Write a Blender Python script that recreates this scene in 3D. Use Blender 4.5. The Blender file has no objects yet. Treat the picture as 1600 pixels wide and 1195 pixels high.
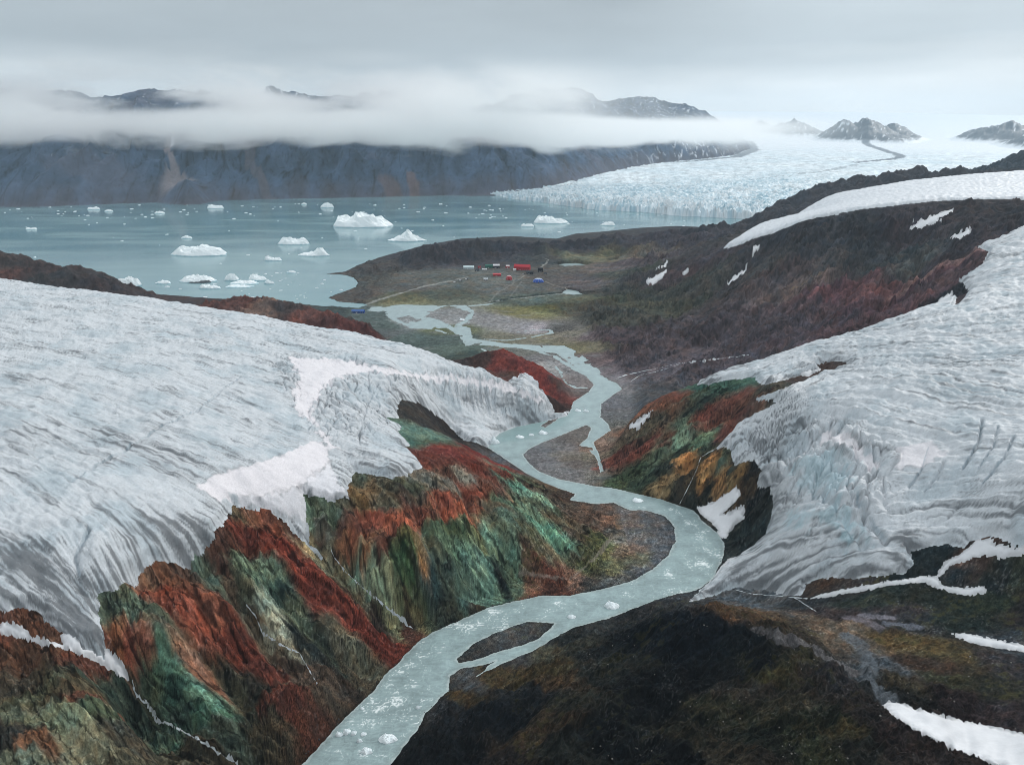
import bpy, math, random, time, os
import numpy as np
T0 = time.time()
F = np.float32
LOW = float(os.environ.get('DEVRES', '0.88'))
# ------------------------------------------------------------------ camera, world, sun
sc = bpy.context.scene
CH, FPX, PITCH = 400.0, 1150.0, math.radians(18.4)
cam = bpy.data.cameras.new('camera'); co = bpy.data.objects.new('camera', cam)
sc.collection.objects.link(co); sc.camera = co
cam.sensor_width = 36; cam.lens = 36 * FPX / 1600; cam.clip_start = 1; cam.clip_end = 200000
co.location = (0, 0, CH); co.rotation_euler = (math.pi / 2 - PITCH, 0, 0)
sc.render.engine = 'CYCLES'
sc.view_settings.view_transform = 'Standard'; sc.view_settings.look = 'None'
sc.view_settings.exposure = 0.12; sc.view_settings.gamma = 1
sc.cycles.use_denoising = True; sc.cycles.pixel_filter_type = 'BLACKMAN_HARRIS'; sc.cycles.filter_width = 0.9
sc.cycles.max_bounces = 14; sc.cycles.volume_bounces = 12
sc.cycles.volume_step_rate = 1.0; sc.cycles.volume_max_steps = 128

SUN_EL, SUN_ROT = math.radians(33), math.radians(48)
W = bpy.data.worlds.new('World'); sc.world = W; W.use_nodes = True
def world():
    nt = W.node_tree; N = nt.nodes; L = nt.links; N.clear()
    def nd(t, **k):
        n = N.new(t)
        for a, b in k.items(): setattr(n, a, b)
        return n
    out = nd('ShaderNodeOutputWorld'); bg = nd('ShaderNodeBackground'); bg.inputs[1].default_value = 0.074
    sky = nd('ShaderNodeTexSky'); sky.sky_type = 'NISHITA'; sky.sun_disc = False
    sky.sun_elevation = SUN_EL; sky.sun_rotation = SUN_ROT
    tc = nd('ShaderNodeTexCoord')
    # overcast deck: soft horizontal banks of cloud over the clear sky
    sep = nd('ShaderNodeSeparateXYZ'); L.new(tc.outputs['Generated'], sep.inputs[0])
    mp = nd('ShaderNodeMapping'); mp.inputs['Scale'].default_value = (1.1, 1.1, 9.0)
    L.new(tc.outputs['Generated'], mp.inputs[0])
    n1 = nd('ShaderNodeTexNoise'); n1.inputs['Scale'].default_value = 2.2; n1.inputs['Detail'].default_value = 6
    n1.inputs['Roughness'].default_value = 0.5; n1.inputs['Distortion'].default_value = 0.3
    L.new(mp.outputs[0], n1.inputs['Vector'])
    ad = nd('ShaderNodeMath', operation='MULTIPLY_ADD'); ad.inputs[1].default_value = 0.10; L.new(n1.outputs[0], ad.inputs[0])
    L.new(sep.outputs['Z'], ad.inputs[2])
    rp = nd('ShaderNodeValToRGB'); L.new(ad.outputs[0], rp.inputs[0])
    e = rp.color_ramp.elements
    cols = [(0.00, (9.3, 9.5, 9.5)), (0.095, (9.3, 9.5, 9.5)), (0.125, (7.2, 7.6, 7.8)), (0.155, (5.6, 6.15, 6.5)), (0.24, (6.0, 6.65, 7.0)), (0.5, (9.5, 10.2, 10.6)), (1.0, (13.5, 14.3, 14.8))]
    e[0].position = cols[0][0]; e[1].position = cols[-1][0]
    for p, c in cols[1:-1]: e.new(p)
    for k, (p, c) in enumerate(cols): e[k].position = p; e[k].color = (*[x / 20 for x in c], 1)
    sc10 = nd('ShaderNodeVectorMath', operation='SCALE'); sc10.inputs['Scale'].default_value = 20
    L.new(rp.outputs[0], sc10.inputs[0])
    n2 = nd('ShaderNodeTexNoise'); n2.inputs['Scale'].default_value = 3.0; n2.inputs['Detail'].default_value = 7
    mp2 = nd('ShaderNodeMapping'); mp2.inputs['Scale'].default_value = (1.0, 1.0, 5.0); L.new(tc.outputs['Generated'], mp2.inputs[0])
    L.new(mp2.outputs[0], n2.inputs['Vector'])
    mr = nd('ShaderNodeMapRange'); mr.inputs[1].default_value = 0.25; mr.inputs[2].default_value = 0.75
    mr.inputs[3].default_value = 0.86; mr.inputs[4].default_value = 1.14; L.new(n2.outputs[0], mr.inputs[0])
    s2 = nd('ShaderNodeVectorMath', operation='SCALE'); L.new(sc10.outputs[0], s2.inputs[0]); L.new(mr.outputs[0], s2.inputs['Scale'])
    mx = nd('ShaderNodeMix', data_type='RGBA'); mx.inputs[0].default_value = 0.93
    # thinner, brighter cloud low over the ice sheet
    dt = nd('ShaderNodeVectorMath', operation='DOT_PRODUCT'); L.new(tc.outputs['Generated'], dt.inputs[0]); dt.inputs[1].default_value = (0.43, 0.90, 0.03)
    gl = nd('ShaderNodeMapRange'); gl.interpolation_type = 'SMOOTHSTEP'; gl.inputs[1].default_value = 0.93; gl.inputs[2].default_value = 1.0; gl.inputs[3].default_value = 1.0; gl.inputs[4].default_value = 1.36
    L.new(dt.outputs['Value'], gl.inputs[0]); s3 = nd('ShaderNodeVectorMath', operation='SCALE'); L.new(s2.outputs[0], s3.inputs[0]); L.new(gl.outputs[0], s3.inputs['Scale'])
    L.new(sky.outputs[0], mx.inputs[6]); L.new(s3.outputs[0], mx.inputs[7])
    L.new(mx.outputs[2], bg.inputs[0]); L.new(bg.outputs[0], out.inputs[0])
world()
sl = bpy.data.lights.new('sun', 'SUN'); sl.energy = 1.5; sl.angle = math.radians(10); sl.color = (1, 0.97, 0.93)
so = bpy.data.objects.new('sun', sl); sc.collection.objects.link(so)
so.rotation_euler = (math.pi / 2 - SUN_EL, 0, math.radians(132))
# ------------------------------------------------------------------ helpers
SP, CP = math.sin(PITCH), math.cos(PITCH)
def Pz(u, v, z):                       # a point the photo shows at (u, v), at height z, as world x, y, z
    a = (u - 800) / FPX; b = (597.5 - v) / FPX
    t = (CH - z) / (SP - b * CP)
    return (a * t, t * (CP + b * SP), z)
def Qt(u, t, z):                       # a point hidden from view: bearing u, range t, height z
    b = (SP - (CH - z) / t) / CP
    return ((u - 800) / FPX * t, t * (CP + b * SP), z)
rs = np.random.RandomState(7)
PERM = rs.permutation(256).astype(np.int32); PERM = np.concatenate([PERM, PERM, PERM[:4]])
GA = rs.rand(256) * 2 * np.pi; GX = np.cos(GA).astype(F); GY = np.sin(GA).astype(F)
def perlin(x, y, seed=0):
    x = x.astype(F, copy=False) + F(seed * 17.31); y = y.astype(F, copy=False) + F(seed * 9.73)
    xf = np.floor(x); yf = np.floor(y)
    xi = xf.astype(np.int32) & 255; yi = yf.astype(np.int32) & 255
    x = x - xf; y = y - yf
    u = x * x * x * (x * (x * 6 - 15) + 10); v = y * y * y * (y * (y * 6 - 15) + 10)
    def g(a, b, dx, dy):
        h = PERM[PERM[a] + b]
        return GX[h] * dx + GY[h] * dy
    n00 = g(xi, yi, x, y); n10 = g(xi + 1, yi, x - 1, y); n01 = g(xi, yi + 1, x, y - 1); n11 = g(xi + 1, yi + 1, x - 1, y - 1)
    a = n00 + u * (n10 - n00); b = n01 + u * (n11 - n01)
    return (a + v * (b - a)) * F(1.5)
def fbm(x, y, o=4, seed=0, lac=2.03, gain=0.5):
    s = 0; a = 1.0; n = 0
    for k in range(o):
        s = s + perlin(x, y, seed + k) * F(a); n += a; a *= gain; x = x * F(lac); y = y * F(lac)
    return s / F(n)
def ridge(x, y, o=4, seed=0, lac=2.03, gain=0.5):     # 0..1, sharp crests at 1
    s = 0; a = 1.0; n = 0
    for k in range(o):
        r = 1 - np.abs(perlin(x, y, seed + k)) * F(1.6)
        s = s + r * r * F(a); n += a; a *= gain; x = x * F(lac); y = y * F(lac)
    return s / F(n)
def sst(a, b, x):
    t = np.clip((x - a) / (b - a), 0, 1); return t * t * (3 - 2 * t)
def dens(poly, step):                  # more points along a polygon's edges
    out = []
    n = len(poly)
    for i in range(n):
        a = poly[i]; b = poly[(i + 1) % n]
        k = max(1, int(math.hypot(b[0] - a[0], b[1] - a[1]) / step))
        for j in range(k): out.append(tuple(a[q] + (b[q] - a[q]) * j / k for q in range(2)))
    return out
def sdf(X, Y, poly, margin=60.0, closed=True, want=None):
    """signed distance, positive inside, to a polygon in world metres; far points get -margin"""
    P = np.asarray(poly, dtype=np.float64)[:, :2]
    x0, y0 = P.min(0) - margin; x1, y1 = P.max(0) + margin
    D = np.full(X.shape, -margin, dtype=F)
    m = (X > x0) & (X < x1) & (Y > y0) & (Y < y1)
    if want is not None: m &= want
    if not m.any(): return D
    x = X[m]; y = Y[m]; d2 = np.full(x.shape, margin * margin, dtype=F); ins = np.zeros(x.shape, bool)
    n = len(P)
    for i in range(n if closed else n - 1):
        ax, ay = P[i]; bx, by = P[(i + 1) % n]
        ex, ey = bx - ax, by - ay; L2 = ex * ex + ey * ey
        if L2 < 1e-6: continue
        wx = x - F(ax); wy = y - F(ay)
        t = np.clip((wx * F(ex) + wy * F(ey)) / F(L2), 0, 1)
        dx = wx - t * F(ex); dy = wy - t * F(ey)
        np.minimum(d2, dx * dx + dy * dy, out=d2)
        if closed and ay != by:
            c = ((F(ay) > y) != (F(by) > y)) & (x < F(ex / ey) * (y - F(ay)) + F(ax))
            ins ^= c
    d = np.sqrt(d2); 
    if closed: d = np.where(ins, d, -d)
    else: d = -d
    D[m] = np.maximum(d, -margin)
    return D
def rbf_fit(pts, vals, c):
    P = np.array(pts, dtype=np.float64)[:, :2]; n = len(P)
    A = np.zeros((n + 3, n + 3))
    d = np.sqrt(((P[:, None] - P[None]) ** 2).sum(2) + c * c)
    A[:n, :n] = d - np.eye(n) * 1e-3; A[:n, n] = 1; A[:n, n + 1:] = P / 1000; A[n, :n] = 1; A[n + 1:, :n] = (P / 1000).T
    b = np.zeros(n + 3); b[:n] = vals
    return P, np.linalg.solve(A, b), c
def rbf_eval(m, X, Y):
    P, w, c = m; n = len(P)
    S = w[n] + w[n + 1] * X / 1000 + w[n + 2] * Y / 1000
    for i in range(n):
        S = S + w[i] * np.sqrt((X - P[i, 0]) ** 2 + (Y - P[i, 1]) ** 2 + c * c)
    return S
def lin(c):
    c = np.asarray(c, dtype=np.float64) / 255
    return np.where(c <= 0.04045, c / 12.92, ((c + 0.055) / 1.055) ** 2.4)
def upsample(A, ni, nj):
    i = np.linspace(0, A.shape[0] - 1, ni); j = np.linspace(0, A.shape[1] - 1, nj)
    i0 = np.minimum(i.astype(int), A.shape[0] - 2); j0 = np.minimum(j.astype(int), A.shape[1] - 2)
    fi = (i - i0)[:, None]; fj = (j - j0)[None]
    R = A[i0] * (1 - fi) + A[i0 + 1] * fi
    return (R[:, j0] * (1 - fj) + R[:, j0 + 1] * fj).astype(F)
col = sc.collection
def mesh_np(name, V, Fq, mat, C=None, smooth=True, kind=None, label=None, cat=None, group=None, parent=None, extra=None):
    """one mesh object from numpy vertices and quad indices"""
    me = bpy.data.meshes.new(name)
    V = np.ascontiguousarray(V, dtype=np.float32); Fq = np.ascontiguousarray(Fq, dtype=np.int32); k = Fq.shape[1]
    me.vertices.add(len(V)); me.vertices.foreach_set('co', V.ravel())
    me.loops.add(Fq.size); me.loops.foreach_set('vertex_index', Fq.ravel())
    me.polygons.add(len(Fq)); me.polygons.foreach_set('loop_start', np.arange(0, Fq.size, k, dtype=np.int32))
    me.polygons.foreach_set('loop_total', np.full(len(Fq), k, dtype=np.int32))
    if smooth: me.polygons.foreach_set('use_smooth', np.ones(len(Fq), dtype=bool))
    me.update(calc_edges=True)
    if C is not None:
        at = me.color_attributes.new('Col', 'FLOAT_COLOR', 'POINT')
        c4 = np.ones((len(V), 4), dtype=np.float32); c4[:, :3] = C; at.data.foreach_set('color', c4.ravel())
    if extra:
        for nm, a in extra.items():
            at = me.attributes.new(nm, 'FLOAT', 'POINT'); at.data.foreach_set('value', np.ascontiguousarray(a, dtype=np.float32))
    me.materials.append(mat)
    o = bpy.data.objects.new(name, me); col.objects.link(o)
    tag(o, label, cat, group, kind)
    if parent: o.parent = parent
    return o
def tag(o, label=None, cat=None, group=None, kind=None):
    if label: o['label'] = label
    if cat: o['category'] = cat
    if group: o['group'] = group
    if kind: o['kind'] = kind
    return o
def nodes(name):
    m = bpy.data.materials.new(name); m.use_nodes = True; nt = m.node_tree; nt.nodes.clear()
    out = nt.nodes.new('ShaderNodeOutputMaterial')
    return m, nt, out
def flat_mat(name, rgb, rough=0.7, spec=0.3):
    m, nt, out = nodes(name); b = nt.nodes.new('ShaderNodeBsdfPrincipled')
    n = nt.nodes.new('ShaderNodeTexNoise'); n.inputs['Scale'].default_value = 0.6; n.inputs['Detail'].default_value = 5
    tc = nt.nodes.new('ShaderNodeTexCoord'); nt.links.new(tc.outputs['Object'], n.inputs['Vector'])
    mr = nt.nodes.new('ShaderNodeMapRange'); mr.inputs[3].default_value = 0.8; mr.inputs[4].default_value = 1.15
    nt.links.new(n.outputs[0], mr.inputs[0])
    s = nt.nodes.new('ShaderNodeVectorMath'); s.operation = 'SCALE'; s.inputs[0].default_value = rgb
    nt.links.new(mr.outputs[0], s.inputs['Scale']); nt.links.new(s.outputs[0], b.inputs['Base Color'])
    b.inputs['Roughness'].default_value = rough; b.inputs['Specular IOR Level'].default_value = spec
    nt.links.new(b.outputs[0], out.inputs[0]); return m
def ground_mat(name, rough, spec, layers, bump=0.5):
    """vertex colour (the rock's, gravel's or ice's own colour) varied by world-scale noise layers + bump.
    layers: (scale 1/m, detail, colour amount, bump distance m, stretch xyz)"""
    m, nt, out = nodes(name); N = nt.nodes; L = nt.links
    b = N.new('ShaderNodeBsdfPrincipled'); b.inputs['Roughness'].default_value = rough; b.inputs['Specular IOR Level'].default_value = spec
    a = N.new('ShaderNodeAttribute'); a.attribute_name = 'Col'
    tc = N.new('ShaderNodeTexCoord'); cur = a.outputs['Color']; nrm = None
    for sc_, det, amt, bd, st in layers:
        mp = N.new('ShaderNodeMapping'); mp.inputs['Scale'].default_value = st; L.new(tc.outputs['Object'], mp.inputs[0])
        n = N.new('ShaderNodeTexNoise'); n.inputs['Scale'].default_value = sc_; n.inputs['Detail'].default_value = det
        n.inputs['Roughness'].default_value = 0.62; L.new(mp.outputs[0], n.inputs['Vector'])
        mr = N.new('ShaderNodeMapRange'); mr.inputs[1].default_value = 0.3; mr.inputs[2].default_value = 0.7
        mr.inputs[3].default_value = 1 - amt; mr.inputs[4].default_value = 1 + amt; L.new(n.outputs[0], mr.inputs[0])
        s = N.new('ShaderNodeVectorMath'); s.operation = 'SCALE'; L.new(cur, s.inputs[0]); L.new(mr.outputs[0], s.inputs['Scale']); cur = s.outputs[0]
        if bd:
            bp = N.new('ShaderNodeBump'); bp.inputs['Distance'].default_value = bd; bp.inputs['Strength'].default_value = bump
            L.new(n.outputs[0], bp.inputs['Height'])
            if nrm: L.new(nrm, bp.inputs['Normal'])
            nrm = bp.outputs[0]
    L.new(cur, b.inputs['Base Color'])
    if nrm: L.new(nrm, b.inputs['Normal'])
    L.new(b.outputs[0], out.inputs[0]); return m
# ------------------------------------------------------------------ the lie of the land: surveyed heights (u, v, z) seen, (u, t, z, 'h') hidden
PTS = '''
470 1195 0;560 1100 0;650 1000 0;760 950 0;845 932 0;930 915 2;980 880 3;950 800 4;890 795 3;480 1185 3
160 940 110;230 880 112;290 850 112;370 795 108;475 770 100;545 745 97;600 740 95;160 980 103
0 950 118;100 900 122;0 850 135;0 750 150;0 650 165;0 550 180;200 530 168;200 600 158;200 700 145;200 800 132;200 870 120
300 600 148;300 700 138;300 780 124;400 540 142;400 600 135;400 700 125;370 770 115;450 740 112;545 700 108;550 660 114;560 620 113;560 575 115;480 640 124
-300 600 180;-300 800 155;-300 1000 122;-300 440 200;-300 1190 110
0 445 190;120 460 186;230 475 180;300 490 165;400 502 145;480 515 125;560 530 109;640 548 98;740 572 70;800 592 47
700 580 79;760 590 62;830 610 38;870 628 16;885 645 2;760 640 25;700 640 39;720 690 10;760 697 2;805 667 0;850 659 0
650 650 78;600 640 96;700 680 41;740 690 14;640 600 92
0 990 112;60 1000 108;130 1040 104;200 1100 93;200 1195 89;0 1195 109;0 1100 108;300 1195 72;400 1195 58;200 1060 80;230 1110 68;300 1150 58
200 1000 97;300 1000 76;400 1000 57;300 1100 63;400 1100 42;500 1050 28;450 1150 22;560 1095 1;500 950 51;600 950 33;400 900 83;500 880 72
300 900 100;250 950 103;600 900 55;700 900 38;800 900 10;850 880 13;800 850 33;700 850 59;600 850 78;550 800 91;600 800 86;700 800 72;800 800 48;850 800 26;900 850 12;950 850 6
520 870 67;680 985 0;650 740 86;700 720 83;750 760 65;800 750 47;850 775 21;650 690 86;700 690 71;745 708 42;780 725 19;762 700 0
960 680 3;930 690 3;1000 640 45;1060 612 72;1110 595 90;1200 590 110;1250 585 117;1100 650 70;1100 700 48;1180 620 106;1140 695 63;1000 775 0;1090 800 1
1180 740 49;1200 780 41;1130 830 3;1180 850 12;1220 720 58;1160 640 88;1000 700 26;1050 700 38;1050 760 20;1000 740 12
1250 650 98;1300 600 117;1270 548 131;1200 570 113;1400 507 159;1460 487 173;1600 455 198;1400 600 136;1400 700 124;1300 700 104;1300 800 86;1250 850 59;1250 750 73
1160 900 15;1110 930 2;1200 910 21;1300 880 60;1400 850 86;1400 800 96;1500 800 110;1500 700 136;1500 600 149;1500 550 157;1600 850 117;1600 750 144;1600 600 165;1600 520 178
1530 440 186;1600 370 234;1540 395 214;1490 465 177;1900 600 175;1900 400 225;1900 850 128
1060 950 74;955 966 0;1110 940 16;1060 1195 116;800 1195 40;900 1100 55;800 1100 25;1000 1000 58;900 1020 35;1000 968 46;940 985 25
1200 990 88;1300 1040 87;1400 1100 93;1450 1195 101;1200 1195 101;1200 1100 86;1000 1195 76;1000 1100 64;1100 1050 69;620 1195 0;697 1082 0;832 1017 0
1200 950 30;1300 950 54;1400 950 69;1300 1000 63;1400 1050 76;1500 950 78;1600 950 88;1500 1050 83;1600 1100 90;1600 1195 93;1500 1150 91;1500 880 92;1600 900 100;1900 1000 100;1900 1190 110
1300 330 220;1350 325 237;1450 312 256;1600 312 264;1250 345 201;1180 372 154;1130 388 121;1060 400 79;1000 415 37;1900 300 290
1400 380 182;1400 430 152;1400 480 127;1300 400 156;1300 450 119;1300 500 94;1250 530 75;1200 400 133;1200 450 90;1200 500 64;1200 550 40
1100 420 79;1100 470 42;1100 520 27;1100 560 16;1000 450 16;1000 500 14;1000 550 11;950 600 3;1050 600 12;1500 350 233;1500 400 194
1300 316 206;1600 270 286;1600 300 260;1400 290 245;1500 278 270;1450 300 253;1300 308 212;1200 350 155;1150 375 129
1250 300 189;1200 330 125;1150 350 88;1330 280 233;1440 265 272;1520 270 263;1550 262 271;1600 235 342;1700 225 370
1100 362 72;1060 362 60;1000 365 53;950 372 37;900 378 30;880 385 22;850 382 34;800 378 43;740 380 46;700 386 40;650 398 25;600 412 10;560 425 3
760 400 15;700 410 10;600 455 10;560 470 2;620 440 12;700 440 10;760 470 4;820 425 8;900 410 8;960 400 10;900 460 6;850 500 5;900 520 7;640 530 4;700 545 4;600 500 4;830 565 2
740 558 36;790 548 56;830 565 45;860 590 28;885 620 8;960 640 3
'''
HID = '''
0 1250 150;0 1500 60;230 1200 110;230 1330 50;400 1250 85;400 1380 25;560 1250 50;560 1340 8;740 1200 30;850 1180 6;-400 1500 120
0 1900 113;60 1850 99;115 1800 103;150 1750 90;190 1700 63;230 1650 46;250 1600 20;-200 2000 144;-500 2050 160;0 1700 77;120 1650 70;0 2150 -10;150 2050 -10;-300 2350 -10;260 1850 -10;-700 2300 100;-700 2700 -10
300 1500 74;370 1600 66;450 1550 67;520 1530 53;560 1500 41;580 1480 27;600 1480 12;300 1750 -8;420 1780 -8;520 1720 -3;590 1600 3;450 1450 40
740 1330 3;790 1335 3;850 1290 2;900 1230 1;690 1330 4;905 1150 0
1110 1100 45;1110 1180 16;1270 1080 100;1270 1170 70;1400 1110 135;1460 1120 150
1270 1750 205;1200 2350 95;1300 2700 150;1400 2800 190;1500 2800 225;1600 3000 260
1150 3200 -15;1250 3500 -15;1330 3700 10;1440 3900 40;1600 4300 100;1100 3000 -12;1000 3000 -12;900 2950 -10;800 2850 -10;700 2750 -10;600 2600 -8;1800 4300 200;2000 3000 330;2000 2000 280
'''
pw = []; 
for ln in PTS.strip().replace('\n', ';').split(';'):
    a = [float(q) for q in ln.split()]; pw.append(Pz(*a))
for ln in HID.strip().replace('\n', ';').split(';'):
    a = [float(q) for q in ln.split()]; pw.append(Qt(*a))
print('points', len(pw))
# fan grid: bearings x ranges, finer near the viewer
TH0, TH1 = math.radians(-47), math.radians(47)
NJ = int(1480 / LOW); 
R0, R1, PW = 215.0, 4600.0, 1.2
k0 = 0.80 / 400 ** PW * LOW
NI = int((R0 ** (1 - PW) - R1 ** (1 - PW)) / ((PW - 1) * k0))
s = np.linspace(0, 1, NI); RR = (R0 ** (1 - PW) + s * (R1 ** (1 - PW) - R0 ** (1 - PW))) ** (1 / (1 - PW))
TT = np.linspace(TH0, TH1, NJ)
X = (RR[:, None] * np.sin(TT)[None]).astype(F); Y = (RR[:, None] * np.cos(TT)[None]).astype(F)
print('grid', X.shape)
ni, nj = NI // 5, NJ // 5
sc_ = np.linspace(0, 1, ni); rc = (R0 ** (1 - PW) + sc_ * (R1 ** (1 - PW) - R0 ** (1 - PW))) ** (1 / (1 - PW))
# rows of the coarse grid sit on the same spacing law, so it upsamples in index space
tc_ = np.linspace(TH0, TH1, nj)
mdl = rbf_fit(pw, [p[2] for p in pw], 28.0)
Hc = rbf_eval(mdl, rc[:, None] * np.sin(tc_)[None], rc[:, None] * np.cos(tc_)[None])
H = upsample(Hc, NI, NJ)
print('rbf', time.time() - T0)
def sample(A, x, y):
    r = np.hypot(x, y); th = np.arctan2(x, y)
    fi = (np.clip(r, R0, R1) ** (1 - PW) - R0 ** (1 - PW)) / (R1 ** (1 - PW) - R0 ** (1 - PW)) * (NI - 1)
    fj = np.clip((th - TH0) / (TH1 - TH0), 0, 1) * (NJ - 1)
    i0 = np.clip(fi.astype(int), 0, NI - 2); j0 = np.clip(fj.astype(int), 0, NJ - 2); fi = fi - i0; fj = fj - j0
    return (A[i0, j0] * (1 - fi) + A[i0 + 1, j0] * fi) * (1 - fj) + (A[i0, j0 + 1] * (1 - fi) + A[i0 + 1, j0 + 1] * fi) * fj
def hits(uv):
    """where the sight lines through photo points first meet the ground (or the water)"""
    uv = np.array(uv, dtype=np.float64); a = (uv[:, 0] - 800) / FPX; b = (597.5 - uv[:, 1]) / FPX
    t = np.geomspace(260, 5200, 1600)
    dx, dy, dz = a[:, None], (CP + b * SP)[:, None], (-SP + b * CP)[:, None]
    x = dx * t; y = dy * t; z = CH + dz * t
    h = np.maximum(sample(H, x, y), 0)
    hit = z <= h; i = np.where(hit.any(1), hit.argmax(1), -1)
    out = []
    for k in range(len(uv)):
        j = i[k] if i[k] > 0 else len(t) - 1
        d0 = z[k, j - 1] - h[k, j - 1]; d1 = z[k, j] - h[k, j]; f = d0 / (d0 - d1) if d0 > d1 else 1
        out.append((x[k, j - 1] + f * (x[k, j] - x[k, j - 1]), y[k, j - 1] + f * (y[k, j] - y[k, j - 1]), max(z[k, j - 1] + f * (z[k, j] - z[k, j - 1]), 0)))
    return out
def wp(poly, step=14, closed=True):
    """traced outline -> world outline; 3-tuples (u, t, 0) are hidden corners"""
    seen = [];  idx = []; out = []
    pl = list(poly); n = len(pl)
    for i in range(n if closed else n - 1):
        a, b = pl[i], pl[(i + 1) % n]
        if len(a) == 2 and len(b) == 2:
            k = max(1, int(math.hypot(b[0] - a[0], b[1] - a[1]) / step))
            for j in range(k): out.append(('s', a[0] + (b[0] - a[0]) * j / k, a[1] + (b[1] - a[1]) * j / k))
        elif len(a) == 2: out.append(('s', a[0], a[1]))
        else: out.append(('h', a[0], a[1]))
    if not closed: out.append(('s', *pl[-1]) if len(pl[-1]) == 2 else ('h', *pl[-1][:2]))
    sv = [(q[1], q[2]) for q in out if q[0] == 's']
    hv = iter(hits(sv)) if sv else iter(())
    return [next(hv) if q[0] == 's' else Qt(q[1], q[2], 60) for q in out]
def poly0(p): return [Pz(u, v, 0)[:2] for u, v in p]
def S(s): return [tuple(float(q) for q in a.split()) for a in s.replace('\n', ' ').split(',') if a.strip()]
# ------------------------------------------------------------------ shorelines
RIVER_L = S('470 1230,470 1195,500 1165,530 1130,560 1100,582 1082,600 1055,622 1035,652 1003,680 985,720 968,760 950,800 940,845 931,890 930,940 920,985 908,1020 889,1043 868,1056 845,1053 822,1040 807,1010 797,985 797,959 785,930 787,890 781,899 771,880 765,850 755,825 742,805 727,782 712,762 699,770 688,780 677,805 667,850 658,885 650,892 640,895 628,920 612,928 601,921 592,890 566,867 552,814 545,754 539,728 540,716 525,698 512,670 514,641 513,626 506,611 499,596 488,573 485')
RIVER_R = S('581 480,626 476,664 477,728 477,742 487,732 506,739 529,795 537,852 540,882 540,905 552,931 570,939 586,965 600,972 608,957 618,940 631,938 652,950 662,954 672,927 691,936 710,941 728,944 737,938 738,931 714,920 703,905 695,918 684,924 668,916 664,895 672,871 682,845 692,826 702,817 710,826 723,841 736,871 748,900 754,927 759,954 762,990 770,1031 779,1084 797,1097 813,1119 831,1132 848,1130 870,1114 905,1088 922,1057 928,1031 937,1003 947,955 964,894 982,832 1017,780 1039,719 1069,697 1082,666 1113,653 1139,631 1166,609 1195,600 1230')
river = poly0(dens(RIVER_L + RIVER_R[:], 16))
island = poly0(dens(S('867 973,824 971,795 980,771 990,736 1008,714 1030,717 1036,745 1030,780 1017,812 1009,846 995'), 12))
shoal = poly0(dens(S('701 1084,703 1056,719 1044,745 1040,775 1032,762 1041,745 1056,722 1072'), 12))
bars = [island, shoal] + [poly0(S(q)) for q in ('909 697,925 699,928 704,912 702', '664 494,690 480,720 482,731 492,722 502,706 509,686 500', '618 497,640 493,652 499,634 505', '700 478,716 480,704 484', '868 648,880 640,886 642,872 654,852 668,845 666')]
lake_px = S('-2500 323,-900 324,0 325,100 323,240 318,280 317,345 314,500 310,640 307,780 306,800 312,860 318,930 328,1000 331,1060 337,1120 340,1190 342,1175 348,1120 356,1060 353,1000 356,940 362,900 365,870 373,800 369,720 373,660 384,600 400,560 414,540 424,508 428,540 430,552 434,560 441,556 449,530 458,513 465,530 472,578 475,560 481,500 478,440 472,380 468,330 466,280 462,225 458,150 440,60 430,-200 425,-700 420,-1500 415,-2500 415')
lake = poly0(lake_px)
chan = [(5, '867 556,880 566,902 578,925 590'), (4, '882 545,892 552,905 562,918 575,930 580'), (3.5, '840 548,852 553,868 556'), (3, '860 565,875 580,885 600,900 606,915 606'), (5, '880 553,890 562,900 570'),
        (4, '752 545,760 548,770 553'), (4, '676 514,690 518,700 522'), (3, '757 530,790 532,830 527,862 520,860 516'), (3, '800 520,830 516,858 515'), (5, '735 478,760 476,800 468,850 462,890 459,925 459')]
chan = [(w, poly0(S(q))) for w, q in chan]
ponds = [poly0(S(q)) for q in ('866 415,880 412,900 411,926 415,905 419,885 419', '878 456,885 452,905 455,908 460,925 462,896 463,880 461', '950 407,966 405,962 410,950 410')]
R_0 = np.hypot(X, Y)
W_ = np.maximum(sdf(X, Y, river, 50), sdf(X, Y, lake, 80))
Wm = W_.copy()
for b_ in bars: W_ = np.minimum(W_, -sdf(X, Y, b_, 50))
for w, c in chan: W_ = np.maximum(W_, sdf(X, Y, c, 50, closed=False) + w)
W_ = W_ - 16 * (sst(.12, .34, fbm(X / 34, Y / 48, 4, 44)) * sst(1180, 1300, Y) * sst(1900, 1750, Y) * (R_0 < 1900)).astype(F)
for c in ponds: W_ = np.maximum(W_, sdf(X, Y, c, 50))
print('shore', time.time() - T0)
shn = fbm(X / 9, Y / 9, 3, 40) * 1.6 + fbm(X / 28, Y / 28, 3, 43) * 5 * sst(1100, 1300, Y)
Wd = W_ + shn * sst(0, 300, Y)                       # ragged shoreline
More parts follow.
